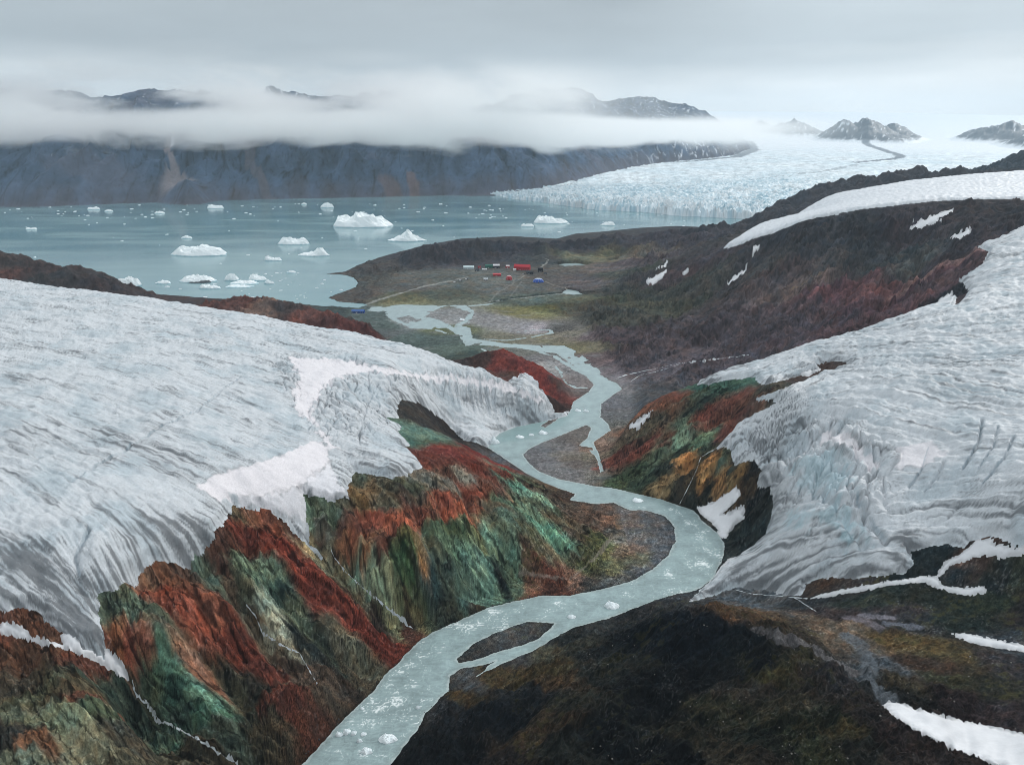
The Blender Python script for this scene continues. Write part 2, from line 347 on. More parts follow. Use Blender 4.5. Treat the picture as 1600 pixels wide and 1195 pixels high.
# ------------------------------------------------------------------ outlines of ice and snow, traced on the smooth land
GL = S('-500 1010,-200 960,0 947,13 955,26 950,48 947,87 982,131 1004,162 1008,157 969,151 938,153 925,175 918,197 894,227 877,258 866,284 862,302 842,332 833,350 816,363 789,411 794,442 802,477 822,507 842,481 816,475 785,475 770,516 776,542 774,543 759,554 736,596 744,626 744,641 736,660 729,645 710,626 699,641 695,622 676,626 666,611 661,600 650,622 653,620 638,626 623,656 630,690 652,722 684,760 699,768 693,778 680,805 667,850 658,884 650,889 640,872 641,853 618,840 597,821 583,811 587,795 597,774 590,753 578,716 571,690 562') + S('640 1180 0,560 1210 0,400 1260 0,300 1300 0,230 1280 0,120 1330 0,0 1420 0,-400 1500 0,-700 1500 0')
GR = S('1090 1020 0') + S('1090 601,1145 592,1180 588,1197 601,1232 591,1281 577,1276 570,1290 562,1324 566,1326 574,1290 580,1263 593,1241 603,1180 623,1224 625,1202 636,1162 656,1141 677,1119 697,1141 699,1149 721,1180 717,1191 734,1184 752,1202 756,1211 782,1206 804,1197 835,1171 861,1145 877,1123 892,1110 909,1079 936,1077 940,1112 930,1150 917,1206 922,1232 930,1255 930,1259 911,1300 900,1337 904,1360 900,1412 894,1427 881,1420 862,1442 855,1480 849,1506 855,1514 844,1555 838,1585 851,1640 851,1900 890,1900 355,1640 350,1600 355,1565 372,1530 385,1545 395,1535 415,1500 438,1520 455,1490 482') + S('1470 1100 0,1400 1090 0,1270 1060 0,1150 1050 0')
TG = S('1128 1985 0,1160 1945 0,1200 1905 0,1250 1870 0,1300 1850 0,1350 1840 0,1400 1835 0,1450 1830 0,1520 1800 0,1600 1750 0,1800 1750 0,1900 2500 0,1750 2600 0,1600 2620 0,1500 2620 0,1400 2620 0,1300 2560 0,1240 2450 0,1200 2330 0,1160 2150 0')
wGL, wGR, wTG = wp(GL), wp(GR), wp(TG)
MG = 60.0
dGL, dGR, dTG = sdf(X, Y, wGL, MG), sdf(X, Y, wGR, MG), sdf(X, Y, wTG, MG)
print('ice', time.time() - T0)
# ------------------------------------------------------------------ fall lines and flow bands as fields
def field(strokes, c=15.0):
    pts = []; vals = []; prev = None; s = 0
    for st in strokes:
        w = hits(dens_open(S(st), 30)); mid = np.array(w)[:, :2].mean(0)
        if prev is not None: s += np.hypot(*(mid - prev))
        prev = mid
        for p in w: pts.append(p); vals.append(s)
    m = rbf_fit(pts, vals, c)
    return upsample(rbf_eval(m, rc[:, None] * np.sin(tc_)[None], rc[:, None] * np.cos(tc_)[None]), NI, NJ), pts
def dens_open(p, step):
    out = []
    for a, b in zip(p[:-1], p[1:]):
        k = max(1, int(math.hypot(b[0] - a[0], b[1] - a[1]) / step))
        out += [(a[0] + (b[0] - a[0]) * j / k, a[1] + (b[1] - a[1]) * j / k) for j in range(k)]
    return out + [p[-1]]
GUL = ['20 1010,60 1080,120 1160,150 1195', '100 1012,180 1090,250 1160,300 1195', '200 1058,215 1090,240 1120,300 1150,370 1190',
       '180 960,230 1040,290 1110,370 1160,430 1185', '240 900,290 980,350 1060,420 1130,470 1160', '310 858,345 885,380 920,400 965,440 1000,480 1050,520 1100',
       '385 850,420 900,470 960,540 1020,585 1060', '400 805,450 850,520 910,600 980,640 1010', '477 815,515 850,540 880,570 915,610 950,660 985',
       '520 800,545 850,575 900,610 935,680 975', '580 790,605 830,635 880,670 930,710 965', '650 780,670 840,705 895,750 945', '725 765,745 810,785 865,830 920', '800 755,840 800,880 850,920 895', '840 762,900 810,980 840']
sW, ptW = field(GUL)
ERS = ['1010 640,970 665,940 690', '1110 612,1040 650,950 705', '1180 640,1080 680,960 745', '1120 700,1050 740,990 768', '1140 730,1110 770,1080 792', '1190 760,1160 800,1125 830', '1205 810,1170 840,1140 868']
sE, ptE = field(ERS)
FRS = ['700 1070,660 1110,625 1190', '950 970,850 1040,740 1120,690 1190', '1060 957,950 1030,850 1110,780 1190', '1150 1000,1050 1080,900 1190', '1300 1060,1200 1120,1080 1190', '1400 1105,1330 1150,1290 1190']
sF, ptF = field(FRS)
MMS = ['1060 375,1000 410,950 440', '1150 395,1080 440,1000 480,940 510', '1250 355,1180 420,1100 480,1020 530', '1350 340,1270 410,1180 490,1060 560', '1420 380,1360 440,1280 510', '1500 380,1460 430,1400 490']
sM, ptM = field(MMS, 40)
GLS = ['0 470,230 495,400 520,600 560,800 610', '0 520,250 545,480 590,640 680', '0 590,200 640,420 720', '0 680,150 740,330 825', '0 780,100 850,165 930', '0 870,80 930,150 985']
sL, _ = field(GLS)
GRS = ['1092 599,1206 556,1337 525,1556 470', '1206 640,1294 594,1469 594,1600 625', '1145 690,1250 655,1381 690,1469 712,1600 704', '1230 800,1337 791,1469 774,1600 756', '1097 927,1206 870,1337 835,1469 830,1600 830']
sR, _ = field(GRS)
print('fields', time.time() - T0)
R_ = np.hypot(X, Y)
WEST = S('-300 900') and None
def near(pts, rad):                      # soft mask around a cloud of points, metres
    P = np.array(pts)[:, :2]; A = np.full((ni, nj), 1e9)
    cx = rc[:, None] * np.sin(tc_)[None]; cy = rc[:, None] * np.cos(tc_)[None]
    for p in P: A = np.minimum(A, np.hypot(cx - p[0], cy - p[1]))
    return sst(rad, rad * 0.35, upsample(A, NI, NJ))
mW = near(ptW, 75); mE = near(ptE, 55); mF = near(ptF, 90) ; mM = near(ptM, 230)
mE = mE * (X > 90); mF = mF * (1 - mE); mW = mW * (X < 120)
plain_w = poly0(S('560 478,728 470,800 480,900 500,960 580,985 610,985 655,950 700,905 760,860 750,800 690,890 640,900 600,860 580,820 560,740 545,690 555,600 530,540 500'))
dPl = sdf(X, Y, plain_w, 80)
bar2 = poly0(S('1060 845,1040 805,1000 795,960 790,965 830,940 870,950 900,880 925,845 932,940 925,1020 895,1050 868'))
dB2 = sdf(X, Y, bar2, 30)
ice0 = np.maximum(np.maximum(dGL, dGR), dTG)
rock = sst(2, -6, np.maximum(dGL, dGR)) * sst(8, -55, dTG)
dshore = -Wd
# ------------------------------------------------------------------ relief
flat2 = sst(-20, 40, sdf(X, Y, poly0(S('560 478,620 430,700 418,800 408,900 404,1000 404,1000 430,940 470,800 478')), 80))
cal = sst(0, 14, dshore) * (1 - .75 * flat2) * (1 - 0.93 * sst(-25, 20, dPl)) * (1 - 0.85 * sst(-8, 3, dB2))
def gul(s, a, wl, amp, seed):            # ribs and gullies along the fall line
    w = fbm(X / 30, Y / 30, 3, seed + 9) * 0.45
    return (ridge(s / wl + w, a / (wl * 4.2) + w, 4, seed, gain=0.55) - 0.55) * amp
aW = (X * 0.95 - Y * 0.3); aE = -X; aF = -X * 0.8 - Y * 0.5; aM = -X * 0.7 - Y * 0.7
H = H + mW * cal * rock * (gul(sW, aW, 36, 10, 1) + gul(sW, aW, 12, 5.0, 5) + gul(sW, aW, 4, 1.5, 7))
H = H + mE * cal * rock * (gul(sE, aE, 30, 12, 11) + gul(sE, aE, 9, 5.0, 15) + gul(sE, aE, 4, 1.6, 17))
H = H + mF * cal * rock * (gul(sF, aF, 55, 13, 21) + gul(sF, aF, 16, 4.5, 25) + gul(sF, aF, 5, 1.3, 27))
H = H + mM * cal * rock * (gul(sM, aM, 150, 30, 31) + gul(sM, aM, 42, 9, 35))
gen = cal * rock * (1 - .6 * np.clip(mW + mE + mF * .45 + mM * .5, 0, 1))
PX = (np.arctan2(X, Y) * 600).astype(F); PY = (np.log(R_ / 600) * 600).astype(F)      # noise that coarsens with range
sc2 = R_ / 650
H = H + gen * (fbm(X / 60, Y / 60, 4, 50) * 5 * np.clip(R_ / 900, .6, 2.5) + fbm(PX / 9, PY / 9, 4, 55) * 1.3 * sc2)
H = H + gen * (ridge(PX / 24, PY / 24, 4, 58) - .5) * 3.2 * sc2
H = H + gen * sst(1500, 600, R_) * ((ridge(X / 7, Y / 7, 4, 64) - .5) * 1.8 + (ridge(X / 2.6, Y / 2.6, 2, 66) - .5) * .5)
H = H + gen * sst(2150, 2350, R_) * sst(4, 18, H) * (fbm(X / 150, Y / 100, 4, 68) * 44)
# ravines traced one by one
wobr = fbm(X / 13, Y / 13, 3, 63)
def ravine(H, st, depth, w):
    p = hits(dens_open(S(st), 20)); d = -sdf(X, Y, p, w * 4, closed=False)
    q_ = np.abs(d + wobr * w * .5) / w; return H - depth * np.maximum(1 - q_ * .42, 0) ** 1.6 * (d < w * 3.9) * cal
for st, dp, w in [(GUL[8], 21.25, 12.15), (GUL[2], 22.5, 14.85), (GUL[5], 17.5, 10.8), (GUL[6], 12.5, 9.45), (GUL[4], 10, 9.45), (GUL[10], 16.25, 9.45), (GUL[11], 16.25, 9.45), (GUL[12], 12.5, 9.45), (GUL[9], 13.75, 8.1), (GUL[13], 6.25, 8.1),
                  ('558 798,575 840,600 885,622 932', 11.25, 6.75), ('690 790,710 850,738 905,757 942', 12.5, 8.1), ('615 820,640 880,668 945', 11.25, 6.75), ('330 868,365 930,430 1030,478 1100', 10, 8.1), ('212 905,214 990,250 1060,300 1130', 10, 9.45),
                  ('430 835,482 900,548 972', 6.25, 6.75), ('540 870,580 922,640 975', 10, 6.75), ('290 880,320 950,380 1020,440 1085', 8.75, 8.1), ('760 780,780 830,808 890', 8.75, 8.1), ('30 1020,80 1090,130 1170', 10, 10.8), ('160 1050,200 1110,260 1190', 8.75, 9.45),
                  ('1060 618,1000 668,950 705', 6.25, 8.1), ('1130 650,1060 690,985 745', 7.5, 8.1), ('1110 700,1065 735,1010 775', 7.5, 8.1), ('1150 745,1120 780,1100 792', 7.5, 6.75), ('1185 770,1160 800,1140 825', 7.5, 6.75),
                  ('870 1045,840 1095,790 1150,740 1190', 6.25, 8.1), ('1000 985,930 1060,850 1140', 5, 10.8), ('1120 1000,1060 1090,980 1190', 5, 12.15), ('1250 1060,1170 1110,1060 1190', 5, 12.15),
                  ('1310 350,1260 420,1180 490,1100 540', 33.8, 45), ('1400 360,1330 430,1260 500', 33.8, 40), ('1200 380,1130 430,1050 480', 26, 40), ('1470 360,1420 420,1370 480', 26, 35), ('1130 400,1060 440,1000 475', 18.2, 35),
                  ('1160 690,1150 720,1130 760,1110 790', 5, 5.4), ('1290 1000,1340 1040,1352 1080,1375 1098', 3.75, 8.1), ('1190 985,1260 1010,1330 1050', 3.75, 6.75)]:
    H = ravine(H, st, dp, w)
# knob, brown hills: craggier
H = H + gen * sst(1000, 1150, R_) * (1 - mM) * (ridge(X / 90, Y / 60, 4, 61) - .5) * np.where((X > -200) & (R_ < 1500), 9, 24) * sst(6, 30, H)
# gravel plain and river bars lie low
H = np.where(dPl > -25, H * (1 - sst(-25, 5, dPl)) + sst(-25, 5, dPl) * np.minimum(H, 0.35 + 0.9 * sst(0, 40, dshore) + 0.5 * fbm(X / 22, Y / 22, 3, 70)), H)
for b_ in bars + [bar2]:
    d = sdf(X, Y, b_, 12); H = np.where(d > -2, np.minimum(H, 0.15 + 1.5 * (1 - np.exp(-np.maximum(d, 0) / 9)) + 0.25 * fbm(X / 5, Y / 5, 3, 72)), H)
# ------------------------------------------------------------------ ice relief: thickness at the margin, flow ribs, crevasses
iceM = np.maximum(dGL, dGR)
ragged = fbm(X / 7, Y / 7, 4, 80) * 3.0
iceD = ice0 + ragged * sst(0, 1, ice0 + 8)
isice = (iceD > 0) & (dshore > 0.0)
thick = sst(0, 5, iceD) * (5.0 + 3 * fbm(X / 12, Y / 12, 2, 88)) + sst(0, 40, iceD) * 3.0
flat_ = np.clip(R_ / 900, 0.7, 2.5)
wob = fbm(X / 60, Y / 60, 2, 85) * 4
def ribs(s, a, wl, seed): return ridge((s + wob) / wl, a / (wl * 14), 3, seed, gain=0.5) - .5
mGL = sst(-5, 5, dGL); mGR = sst(-5, 5, dGR); mTG = sst(-5, 5, dTG)
aL = X * .9 - Y * .4; aR = X
patchy = sst(-.35, .4, fbm(X / 70, Y / 70, 3, 116)) * 1.5
iceh = mGL * (-ribs(sL, aL, 16, 90) * 1.9 - ribs(sL, aL, 6, 94) * .8 * patchy - ribs(sL, aL * 1.8, 2.6, 95) * .3) + mGL * fbm(X / 90, Y / 90, 3, 112) * 5 * sst(0, 60, iceD) + mGR * (-ribs(sR, aR, 20, 97) * 4.5 - ribs(sR, aR, 8, 103) * 1.1 * patchy - ribs(sR, aR * 1.8, 3, 104) * .4) + mGR * fbm(X / 80, Y / 80, 3, 114) * 7 * sst(0, 60, iceD) + mTG * fbm(X / 50, Y / 30, 4, 106) * 3
iceh = iceh + (mGL + mGR) * (-(ridge(aL / 13 + wob / 9, sL / 30, 3, 109) ** 4) * .6 * patchy)
def zone(px, soft): return sst(-soft, soft, sdf(X, Y, wp(S(px)), 60))
zL = zone('425 560,560 570,620 600,640 650,560 700,500 690,460 640,430 600', 12)
zR = zone('1140 690,1230 650,1330 665,1400 720,1380 800,1350 850,1290 800,1220 790,1190 740', 12)
zC = zone('600 590,700 585,760 592,830 612,880 640,850 656,800 662,720 640,650 620', 10)
def blocks(wl, seed):                    # broken serac blocks: flat tops, deep cracks between
    wx = fbm(X / 20, Y / 20, 2, seed + 5) * 6
    a = np.abs(perlin((X + wx) / wl, (Y - wx) / (wl * 1.7), seed)); b = np.abs(perlin((X + Y + wx) / (wl * 1.6), (X - Y) / (wl * 1.3), seed + 1))
    return -np.exp(-np.minimum(a, b) / 0.07)
iceh = iceh + zL * (blocks(19, 120) * 6 + blocks(8, 122) * 2 * sst(-.2, .4, perlin(X / 30, Y / 30, 127)) + fbm(X / 14, Y / 14, 3, 125) * 3) + zR * (blocks(21, 130) * 9 + blocks(8, 132) * 3 * sst(-.2, .4, perlin(X / 34, Y / 34, 137)) + fbm(X / 38, Y / 26, 4, 135) * 15)
vcr = (X * .8 + Y * .25)
iceh = iceh + zC * ((ridge((X * .8 + Y * .25) / 10, (Y - X) / 50, 4, 140) - .5) * 6)
Hs = H.copy()
H = np.where(ice0 > -12, H + (thick + iceh * sst(0, 10, iceD)) * (iceD > 0), H)
def crev(H, st, depth, w):
    p = hits(dens_open(S(st), 20)); d = -sdf(X, Y, p, w * 5, closed=False) + fbm(X / 6, Y / 6, 2, 150) * w * .5
    return H - depth * np.exp(-(np.abs(d) / w) ** 2) * (d < w * 4.5)
for st, dp, w in [('105 755,160 722,200 700,250 668,310 640,345 610,375 590', 3, 1.0), ('125 900,118 870,128 850,138 825', 4, 1.5), ('118 905,130 925,150 950', 2, 1.6),
                  ('1535 655,1530 690,1505 730', 5, 1.0), ('1585 680,1570 715,1535 755', 4, 1.0), ('1475 720,1465 745,1445 765', 4, 1.2), ('1340 770,1345 790,1385 845', 7, 2), ('1300 780,1320 810,1350 850', 6, 3), ('1290 700,1310 725,1322 740', 6, 3),
                  ('1270 680,1300 672,1340 690,1370 730,1390 745', 4, 3), ('1560 665,1552 700,1530 730', 3, .9), ('1450 700,1440 735,1420 760', 3.5, 1.0), ('1500 790,1480 810,1440 825', 2.5, .9), ('520 600,505 640,480 670', 3, 1.2), ('590 600,575 630,560 680', 3, 1.2), ('1380 765,1384 790', 3, 1.6), ('1595 775,1580 800,1577 822', 4, 3)]:
    H = crev(H, st, dp, w)
# shoreline: land clears the water, beds lie under it
land_min = 0.12 + 0.02 * np.clip(dshore, 0, 60)
H = np.where(dshore > 0, np.maximum(np.minimum(H, 0.3 + 1.7 * dshore + 500 * sst(20, 44, dshore)), land_min), np.maximum(-0.05 + dshore * 0.5, -4))
H = H.astype(F)
print('relief', time.time() - T0)
# ------------------------------------------------------------------ colours of the ground itself: mineral bands, soil, gravel, moss; plus one cave's shade painted in as a dark seed
SEED = '''800 990 86 86 88;780 1000 82 83 86;830 988 78 80 83;750 1015 84 85 88;720 1060 100 100 100;870 695 92 88 87;850 718 88 86 88;900 685 84 78 74;880 738 92 90 90;925 745 96 92 90;840 700 78 79 82;890 715 92 84 74;910 725 84 76 72;1050 932 58 60 62;1010 950 64 66 68;975 790 82 78 76;1045 815 70 71 74;1050 850 66 68 72;1030 875 68 70 74;960 918 66 68 70
0 1000 110 55 40;40 1030 95 60 45;60 1090 80 80 60;30 1080 70 60 50;90 1120 120 130 105;130 1180 130 125 100;100 1060 90 75 55;160 1040 100 50 40;130 1080 110 60 45;150 1100 75 90 70;200 1110 60 75 65;200 1150 75 70 60;10 1150 50 50 48;60 1150 110 70 50;30 1190 100 110 95;200 1190 80 75 60;260 1180 70 65 52;330 1190 70 62 50
180 940 80 90 75;200 945 75 90 75;185 990 140 80 50;200 1000 120 50 38;250 900 120 70 50;225 905 125 85 65;280 880 90 60 50;260 920 130 50 32;300 950 140 52 35;330 960 150 75 55;350 990 110 38 28;400 1030 95 35 28;450 1080 90 38 30;480 1110 85 45 35;230 1010 150 75 58;240 1040 70 110 90;260 1040 85 130 110;270 1070 50 80 68;300 1080 95 140 120;320 1100 60 100 82;290 1110 45 65 58;350 1130 50 60 52;230 1060 75 90 70;320 1060 130 80 62;380 1100 75 72 55;420 1150 70 62 48;390 1080 45 42 38;450 1150 75 60 45;480 1150 105 50 35;470 1180 80 55 42
300 880 95 70 60;310 890 90 110 95;330 900 70 85 75;350 880 85 50 42;380 885 105 125 100;360 920 95 75 60;395 920 110 115 95;410 940 170 180 160;430 970 165 165 145;440 1000 150 145 125;400 960 90 75 60;380 930 70 75 62;430 920 60 85 75;440 930 35 55 55;420 890 100 120 100;460 960 85 95 75;490 1010 40 45 45;470 1000 35 42 42;510 1020 50 58 50;530 1000 95 90 75;550 1020 115 110 90;560 1060 90 80 65;500 1060 95 75 65;520 1090 85 70 60;560 1085 60 50 45;450 1040 80 60 50
370 800 95 80 60;390 810 130 75 52;340 830 85 48 40;420 820 115 55 40;400 840 110 35 26;430 850 120 30 22;460 880 130 38 28;490 920 125 38 30;530 950 125 42 34;560 980 115 34 27;600 1010 110 32 26;620 1020 115 34 27;460 825 80 45 38;500 850 75 45 38;480 850 160 140 100;500 870 125 120 95;530 900 120 115 90;560 930 110 100 80;590 960 60 50 45;640 990 100 50 40
480 790 80 100 82;500 790 75 90 75;520 800 70 85 70;500 820 95 95 85;530 770 90 85 70;560 750 75 80 65;580 770 120 90 60;560 780 110 80 45;600 750 85 80 65;640 760 85 88 70;540 810 95 60 52;560 820 100 50 42;590 810 150 60 42;620 815 165 70 45;600 790 90 85 70;550 850 150 75 48;540 860 160 95 60;570 870 140 85 52;600 850 95 50 40;540 900 120 115 90;560 900 130 160 135;590 910 140 150 115;575 890 115 140 120;610 940 150 150 110;620 880 75 105 70;650 860 60 90 50;640 840 100 105 60;655 870 170 105 50;640 880 55 95 60;660 900 60 90 90;680 910 45 70 72;660 930 75 85 60;690 940 60 70 62;650 960 115 105 70;640 970 60 52 42;620 920 100 110 80;680 850 90 95 75;700 850 85 110 85;710 830 75 95 65;690 800 160 65 40;720 790 175 75 45;700 780 150 55 38;740 770 130 48 35;740 790 120 60 45;660 800 120 55 42;670 790 105 70 55;650 780 90 75 65;700 760 120 110 100;660 750 110 105 95;720 745 130 120 108;760 760 110 55 42;740 740 115 70 60;770 790 100 85 65;780 780 75 105 85;790 800 70 100 90;760 810 90 90 70;790 830 110 125 100;770 840 115 150 125;800 860 90 130 112;740 830 100 110 75;730 860 110 145 120;750 890 110 150 135;770 900 95 135 120;730 900 75 105 95;700 890 60 75 65;760 920 85 120 105;800 910 90 110 90;720 930 70 95 85;780 905 20 28 32;690 930 30 45 48;700 940 55 60 50;740 950 60 55 45;800 740 85 110 95;810 760 95 150 130;830 770 115 155 135;850 790 85 95 75;840 810 105 130 105;820 820 90 95 75;860 830 85 140 120;880 850 95 145 122;890 860 85 110 90;870 810 95 80 60;850 860 105 95 75;830 880 110 75 58;860 890 105 50 40;880 900 110 60 48;840 910 125 75 60;890 905 150 105 90;870 915 95 50 42;900 870 100 90 70;920 860 85 85 50;910 880 80 85 50;930 840 75 78 45;900 830 90 72 60;920 810 100 75 65;900 800 95 72 62;880 790 80 65 55;860 760 85 65 50;880 775 70 50 42;940 810 110 75 62;950 800 100 78 68;970 840 90 85 82;985 860 95 75 62;1010 840 82 80 78;1030 850 75 78 82;1040 830 70 72 76;1000 870 80 78 60;950 890 85 85 60;960 905 75 72 72;1000 900 68 70 74;930 920 70 70 72;985 810 95 85 80;1020 815 85 82 82
650 680 95 130 112;640 690 70 105 88;670 690 80 100 80;660 720 110 50 38;700 700 125 50 36;720 710 115 38 28;760 715 120 38 28;740 730 110 36 27;790 740 105 40 30;690 720 100 45 35;700 735 95 55 45;810 750 70 60 50;820 750 80 90 70;640 640 60 55 50;680 660 55 50 48;710 680 50 42 38
720 565 70 55 52;760 560 75 52 46;780 555 125 50 38;800 570 110 42 32;820 570 130 42 30;850 590 140 46 32;870 610 115 42 32;800 590 85 60 52;885 625 90 40 32;890 640 50 35 32;760 580 90 55 48;840 580 130 44 32
0 410 70 58 54;60 420 72 55 52;100 430 60 55 55;150 440 62 50 50;200 465 58 48 50;50 440 62 60 60;20 430 95 60 50;300 480 70 55 50;370 475 95 55 45;400 485 130 100 85;450 480 75 60 56;480 490 110 62 50;510 500 90 50 44;540 515 100 48 42;430 500 90 75 65;350 490 60 55 52;560 520 90 45 40;600 520 70 75 75
650 450 80 78 74;560 460 85 78 72;620 440 82 80 74;650 400 62 58 62;700 392 58 54 60;800 390 55 54 62;760 400 60 58 62;600 410 75 70 68;700 440 85 88 82;750 440 88 90 84;680 460 75 78 65;640 465 90 88 60;800 450 85 85 80;830 470 80 90 80;850 400 60 62 62;900 400 95 95 72;960 405 100 95 62;940 420 90 82 72;920 440 85 80 70;960 430 60 72 52;880 430 80 75 70;900 480 85 85 60;850 485 95 95 50;820 490 95 90 48;950 480 60 68 50;1000 475 78 85 45;960 500 70 75 48;1040 460 60 70 50;900 520 90 92 60;880 515 70 75 62;930 540 95 92 50;780 500 110 108 108;830 515 118 116 116;800 530 95 92 75;860 525 95 92 60;700 500 110 110 110;650 505 105 108 108;550 490 60 72 70;600 510 65 78 74;640 530 60 74 70;700 530 60 72 68;660 550 58 68 68;720 545 65 78 70;700 515 80 85 55;820 550 85 85 78;830 560 95 92 92;880 575 105 102 102;900 600 100 92 90;860 575 120 118 116;870 600 95 75 70;900 615 85 75 72
950 560 80 65 62;980 570 75 68 68;1050 580 85 82 84;990 600 88 86 86;960 630 80 80 84;1000 620 82 82 84;970 650 75 75 76;930 520 85 72 68;960 530 75 60 60;1000 520 80 66 64;1050 540 85 72 70;1100 560 78 70 72;1050 510 70 62 60;1100 520 75 62 60;1000 440 62 62 58;1000 410 70 60 58;1040 430 85 65 62;980 450 58 66 52;1100 450 70 72 52;1080 470 72 80 45;1150 440 62 58 54;1100 400 66 60 62;1050 400 75 70 70;1000 375 62 58 64;900 385 56 54 62;1100 375 60 58 64;1200 400 55 58 56;1200 440 78 66 58;1180 420 70 72 60;1250 480 85 64 62;1200 500 80 68 66;1150 520 82 72 72;1250 360 45 50 52;1300 370 52 60 60;1350 350 48 54 54;1300 410 62 66 58;1280 430 110 92 72;1350 400 48 58 56;1400 400 55 72 66;1420 420 75 88 74;1320 460 105 52 52;1350 440 110 58 52;1380 450 120 62 52;1400 470 95 50 52;1420 450 140 95 70;1440 470 105 65 62;1340 480 95 55 55;1300 500 80 62 66;1250 520 78 66 68;1460 440 85 60 56;1480 400 62 54 54;1450 360 58 50 50;1400 340 56 50 52;1500 340 60 54 56;1560 330 60 54 56;1560 350 56 52 54;1500 380 55 50 52;1500 450 35 45 50;1440 380 58 56 54
1250 300 58 56 62;1330 280 56 54 60;1440 270 58 54 60;1190 330 62 58 64;1150 350 60 58 64;1580 255 38 50 60;1500 270 56 54 58
1110 600 60 100 85;1160 595 70 110 92;1140 605 50 80 70;1200 600 75 72 62;1240 590 80 65 60;1080 620 70 85 72;1060 630 110 72 55;1050 620 120 65 48;1030 650 85 75 62;1100 630 45 60 55;1130 640 110 55 45;1100 650 115 50 42;1160 630 105 60 50;1080 660 110 52 42;1050 680 100 50 42;1000 700 110 48 42;960 720 105 50 45;980 690 90 75 62;940 700 95 72 65;1010 670 88 80 64;1070 680 120 150 125;1060 670 110 135 110;1090 690 90 120 95;1040 700 85 95 75;1150 660 100 52 48;1180 640 85 60 55;1130 680 110 52 48;1200 640 70 66 62;1150 670 80 60 52;1110 700 60 70 55;1020 720 80 95 75;990 740 70 85 60;1000 755 55 70 55;970 750 60 75 50;1040 730 35 45 40;1060 710 45 55 45;1070 715 170 110 50;1100 735 185 120 50;1130 740 150 100 50;1150 745 120 90 50;1080 750 60 50 35;1060 760 50 45 38;1040 770 130 105 70;1100 770 50 45 35;1080 780 40 42 38;1130 720 75 90 75;1150 720 45 50 45;1180 730 35 35 35;1170 760 60 45 32;1190 770 20 24 26;1200 800 42 50 52;1160 830 40 50 52;1150 850 35 45 48;1180 800 32 36 36;1140 860 45 52 54;1100 790 45 48 42
1000 960 60 62 64;950 980 70 72 70;880 1000 62 68 66;870 1020 110 105 80;900 1010 75 75 62;860 1050 95 80 45;780 1060 110 90 50;720 1090 100 82 48;700 1100 60 62 66;750 1110 38 44 50;820 1080 50 55 58;700 1170 28 34 38;650 1180 32 36 40;800 1130 34 40 46;870 1060 100 76 46;840 1150 84 66 44;850 1120 72 60 44;800 1180 52 44 40;900 1100 60 60 50;880 1160 45 48 42;930 1050 55 58 52;950 1020 40 46 48;960 980 45 52 56;1050 970 24 34 44;1000 1000 20 30 38;1100 980 22 32 42;1000 1080 22 27 30;1100 1060 24 28 31;950 1150 26 32 34;1050 1180 24 28 30;1150 1040 30 34 36;1200 1040 22 28 32;1150 1000 26 36 42;1250 1070 70 62 52;1180 1080 75 68 58;1220 1100 80 75 55;1150 1110 70 68 45;1100 1150 55 52 38;1300 1120 50 55 38;1250 1150 62 65 38;1200 1150 40 45 35;1350 1170 45 45 38;1320 1140 84 76 42;1150 1180 70 62 45;1200 1190 55 48 38;1400 1150 62 48 45;1420 1190 60 50 46;1350 1110 60 52 48;1220 1050 85 78 40
1130 955 110 80 50;1180 960 95 72 48;1220 975 75 62 45;1300 975 105 88 70;1250 990 60 52 42;1350 1000 95 82 68;1300 960 62 52 52;1400 960 60 55 58;1380 1000 95 75 35;1450 1010 88 72 36;1450 1040 68 52 40;1500 1020 72 62 35;1400 1060 82 72 50;1480 1060 62 60 38;1550 1080 48 48 38;1550 1030 52 48 50;1500 1090 55 42 42;1560 1110 60 50 52;1400 1080 40 42 40;1300 1040 62 58 60;1350 1050 88 92 95;1380 1040 85 90 95;1300 930 50 54 56;1350 940 45 55 48;1450 930 42 48 40;1550 940 42 52 40;1500 970 40 50 44;1420 970 48 50 52;1580 1000 55 60 64;1600 960 48 45 44;1500 890 32 42 46;1570 910 38 44 46;1510 875 90 65 52;1580 900 55 60 45;1440 870 32 42 44;1460 880 30 40 42;1250 940 60 62 64;1200 940 95 100 104;1320 915 70 60 55;1100 945 60 64 66;1040 950 70 74 76;1300 910 80 62 50'''
sd = np.array([[float(q) for q in a.split()] for a in SEED.replace('\n', ';').split(';')])
sp = np.array(hits([tuple(a[:2]) for a in sd]))[:, :2]; sr = np.hypot(sp[:, 0], sp[:, 1])
scol = lin(sd[:, 2:5])
cx = rc[:, None] * np.sin(tc_)[None]; cy = rc[:, None] * np.cos(tc_)[None]
gy_, gx_ = None, None
Hg = sample(Hs.astype(F), cx, cy)
def fall(cx, cy, e=9.0):
    a = sample(Hs, cx + e, cy) - sample(Hs, cx - e, cy); b = sample(Hs, cx, cy + e) - sample(Hs, cx, cy - e)
    return a / (2 * e), b / (2 * e)
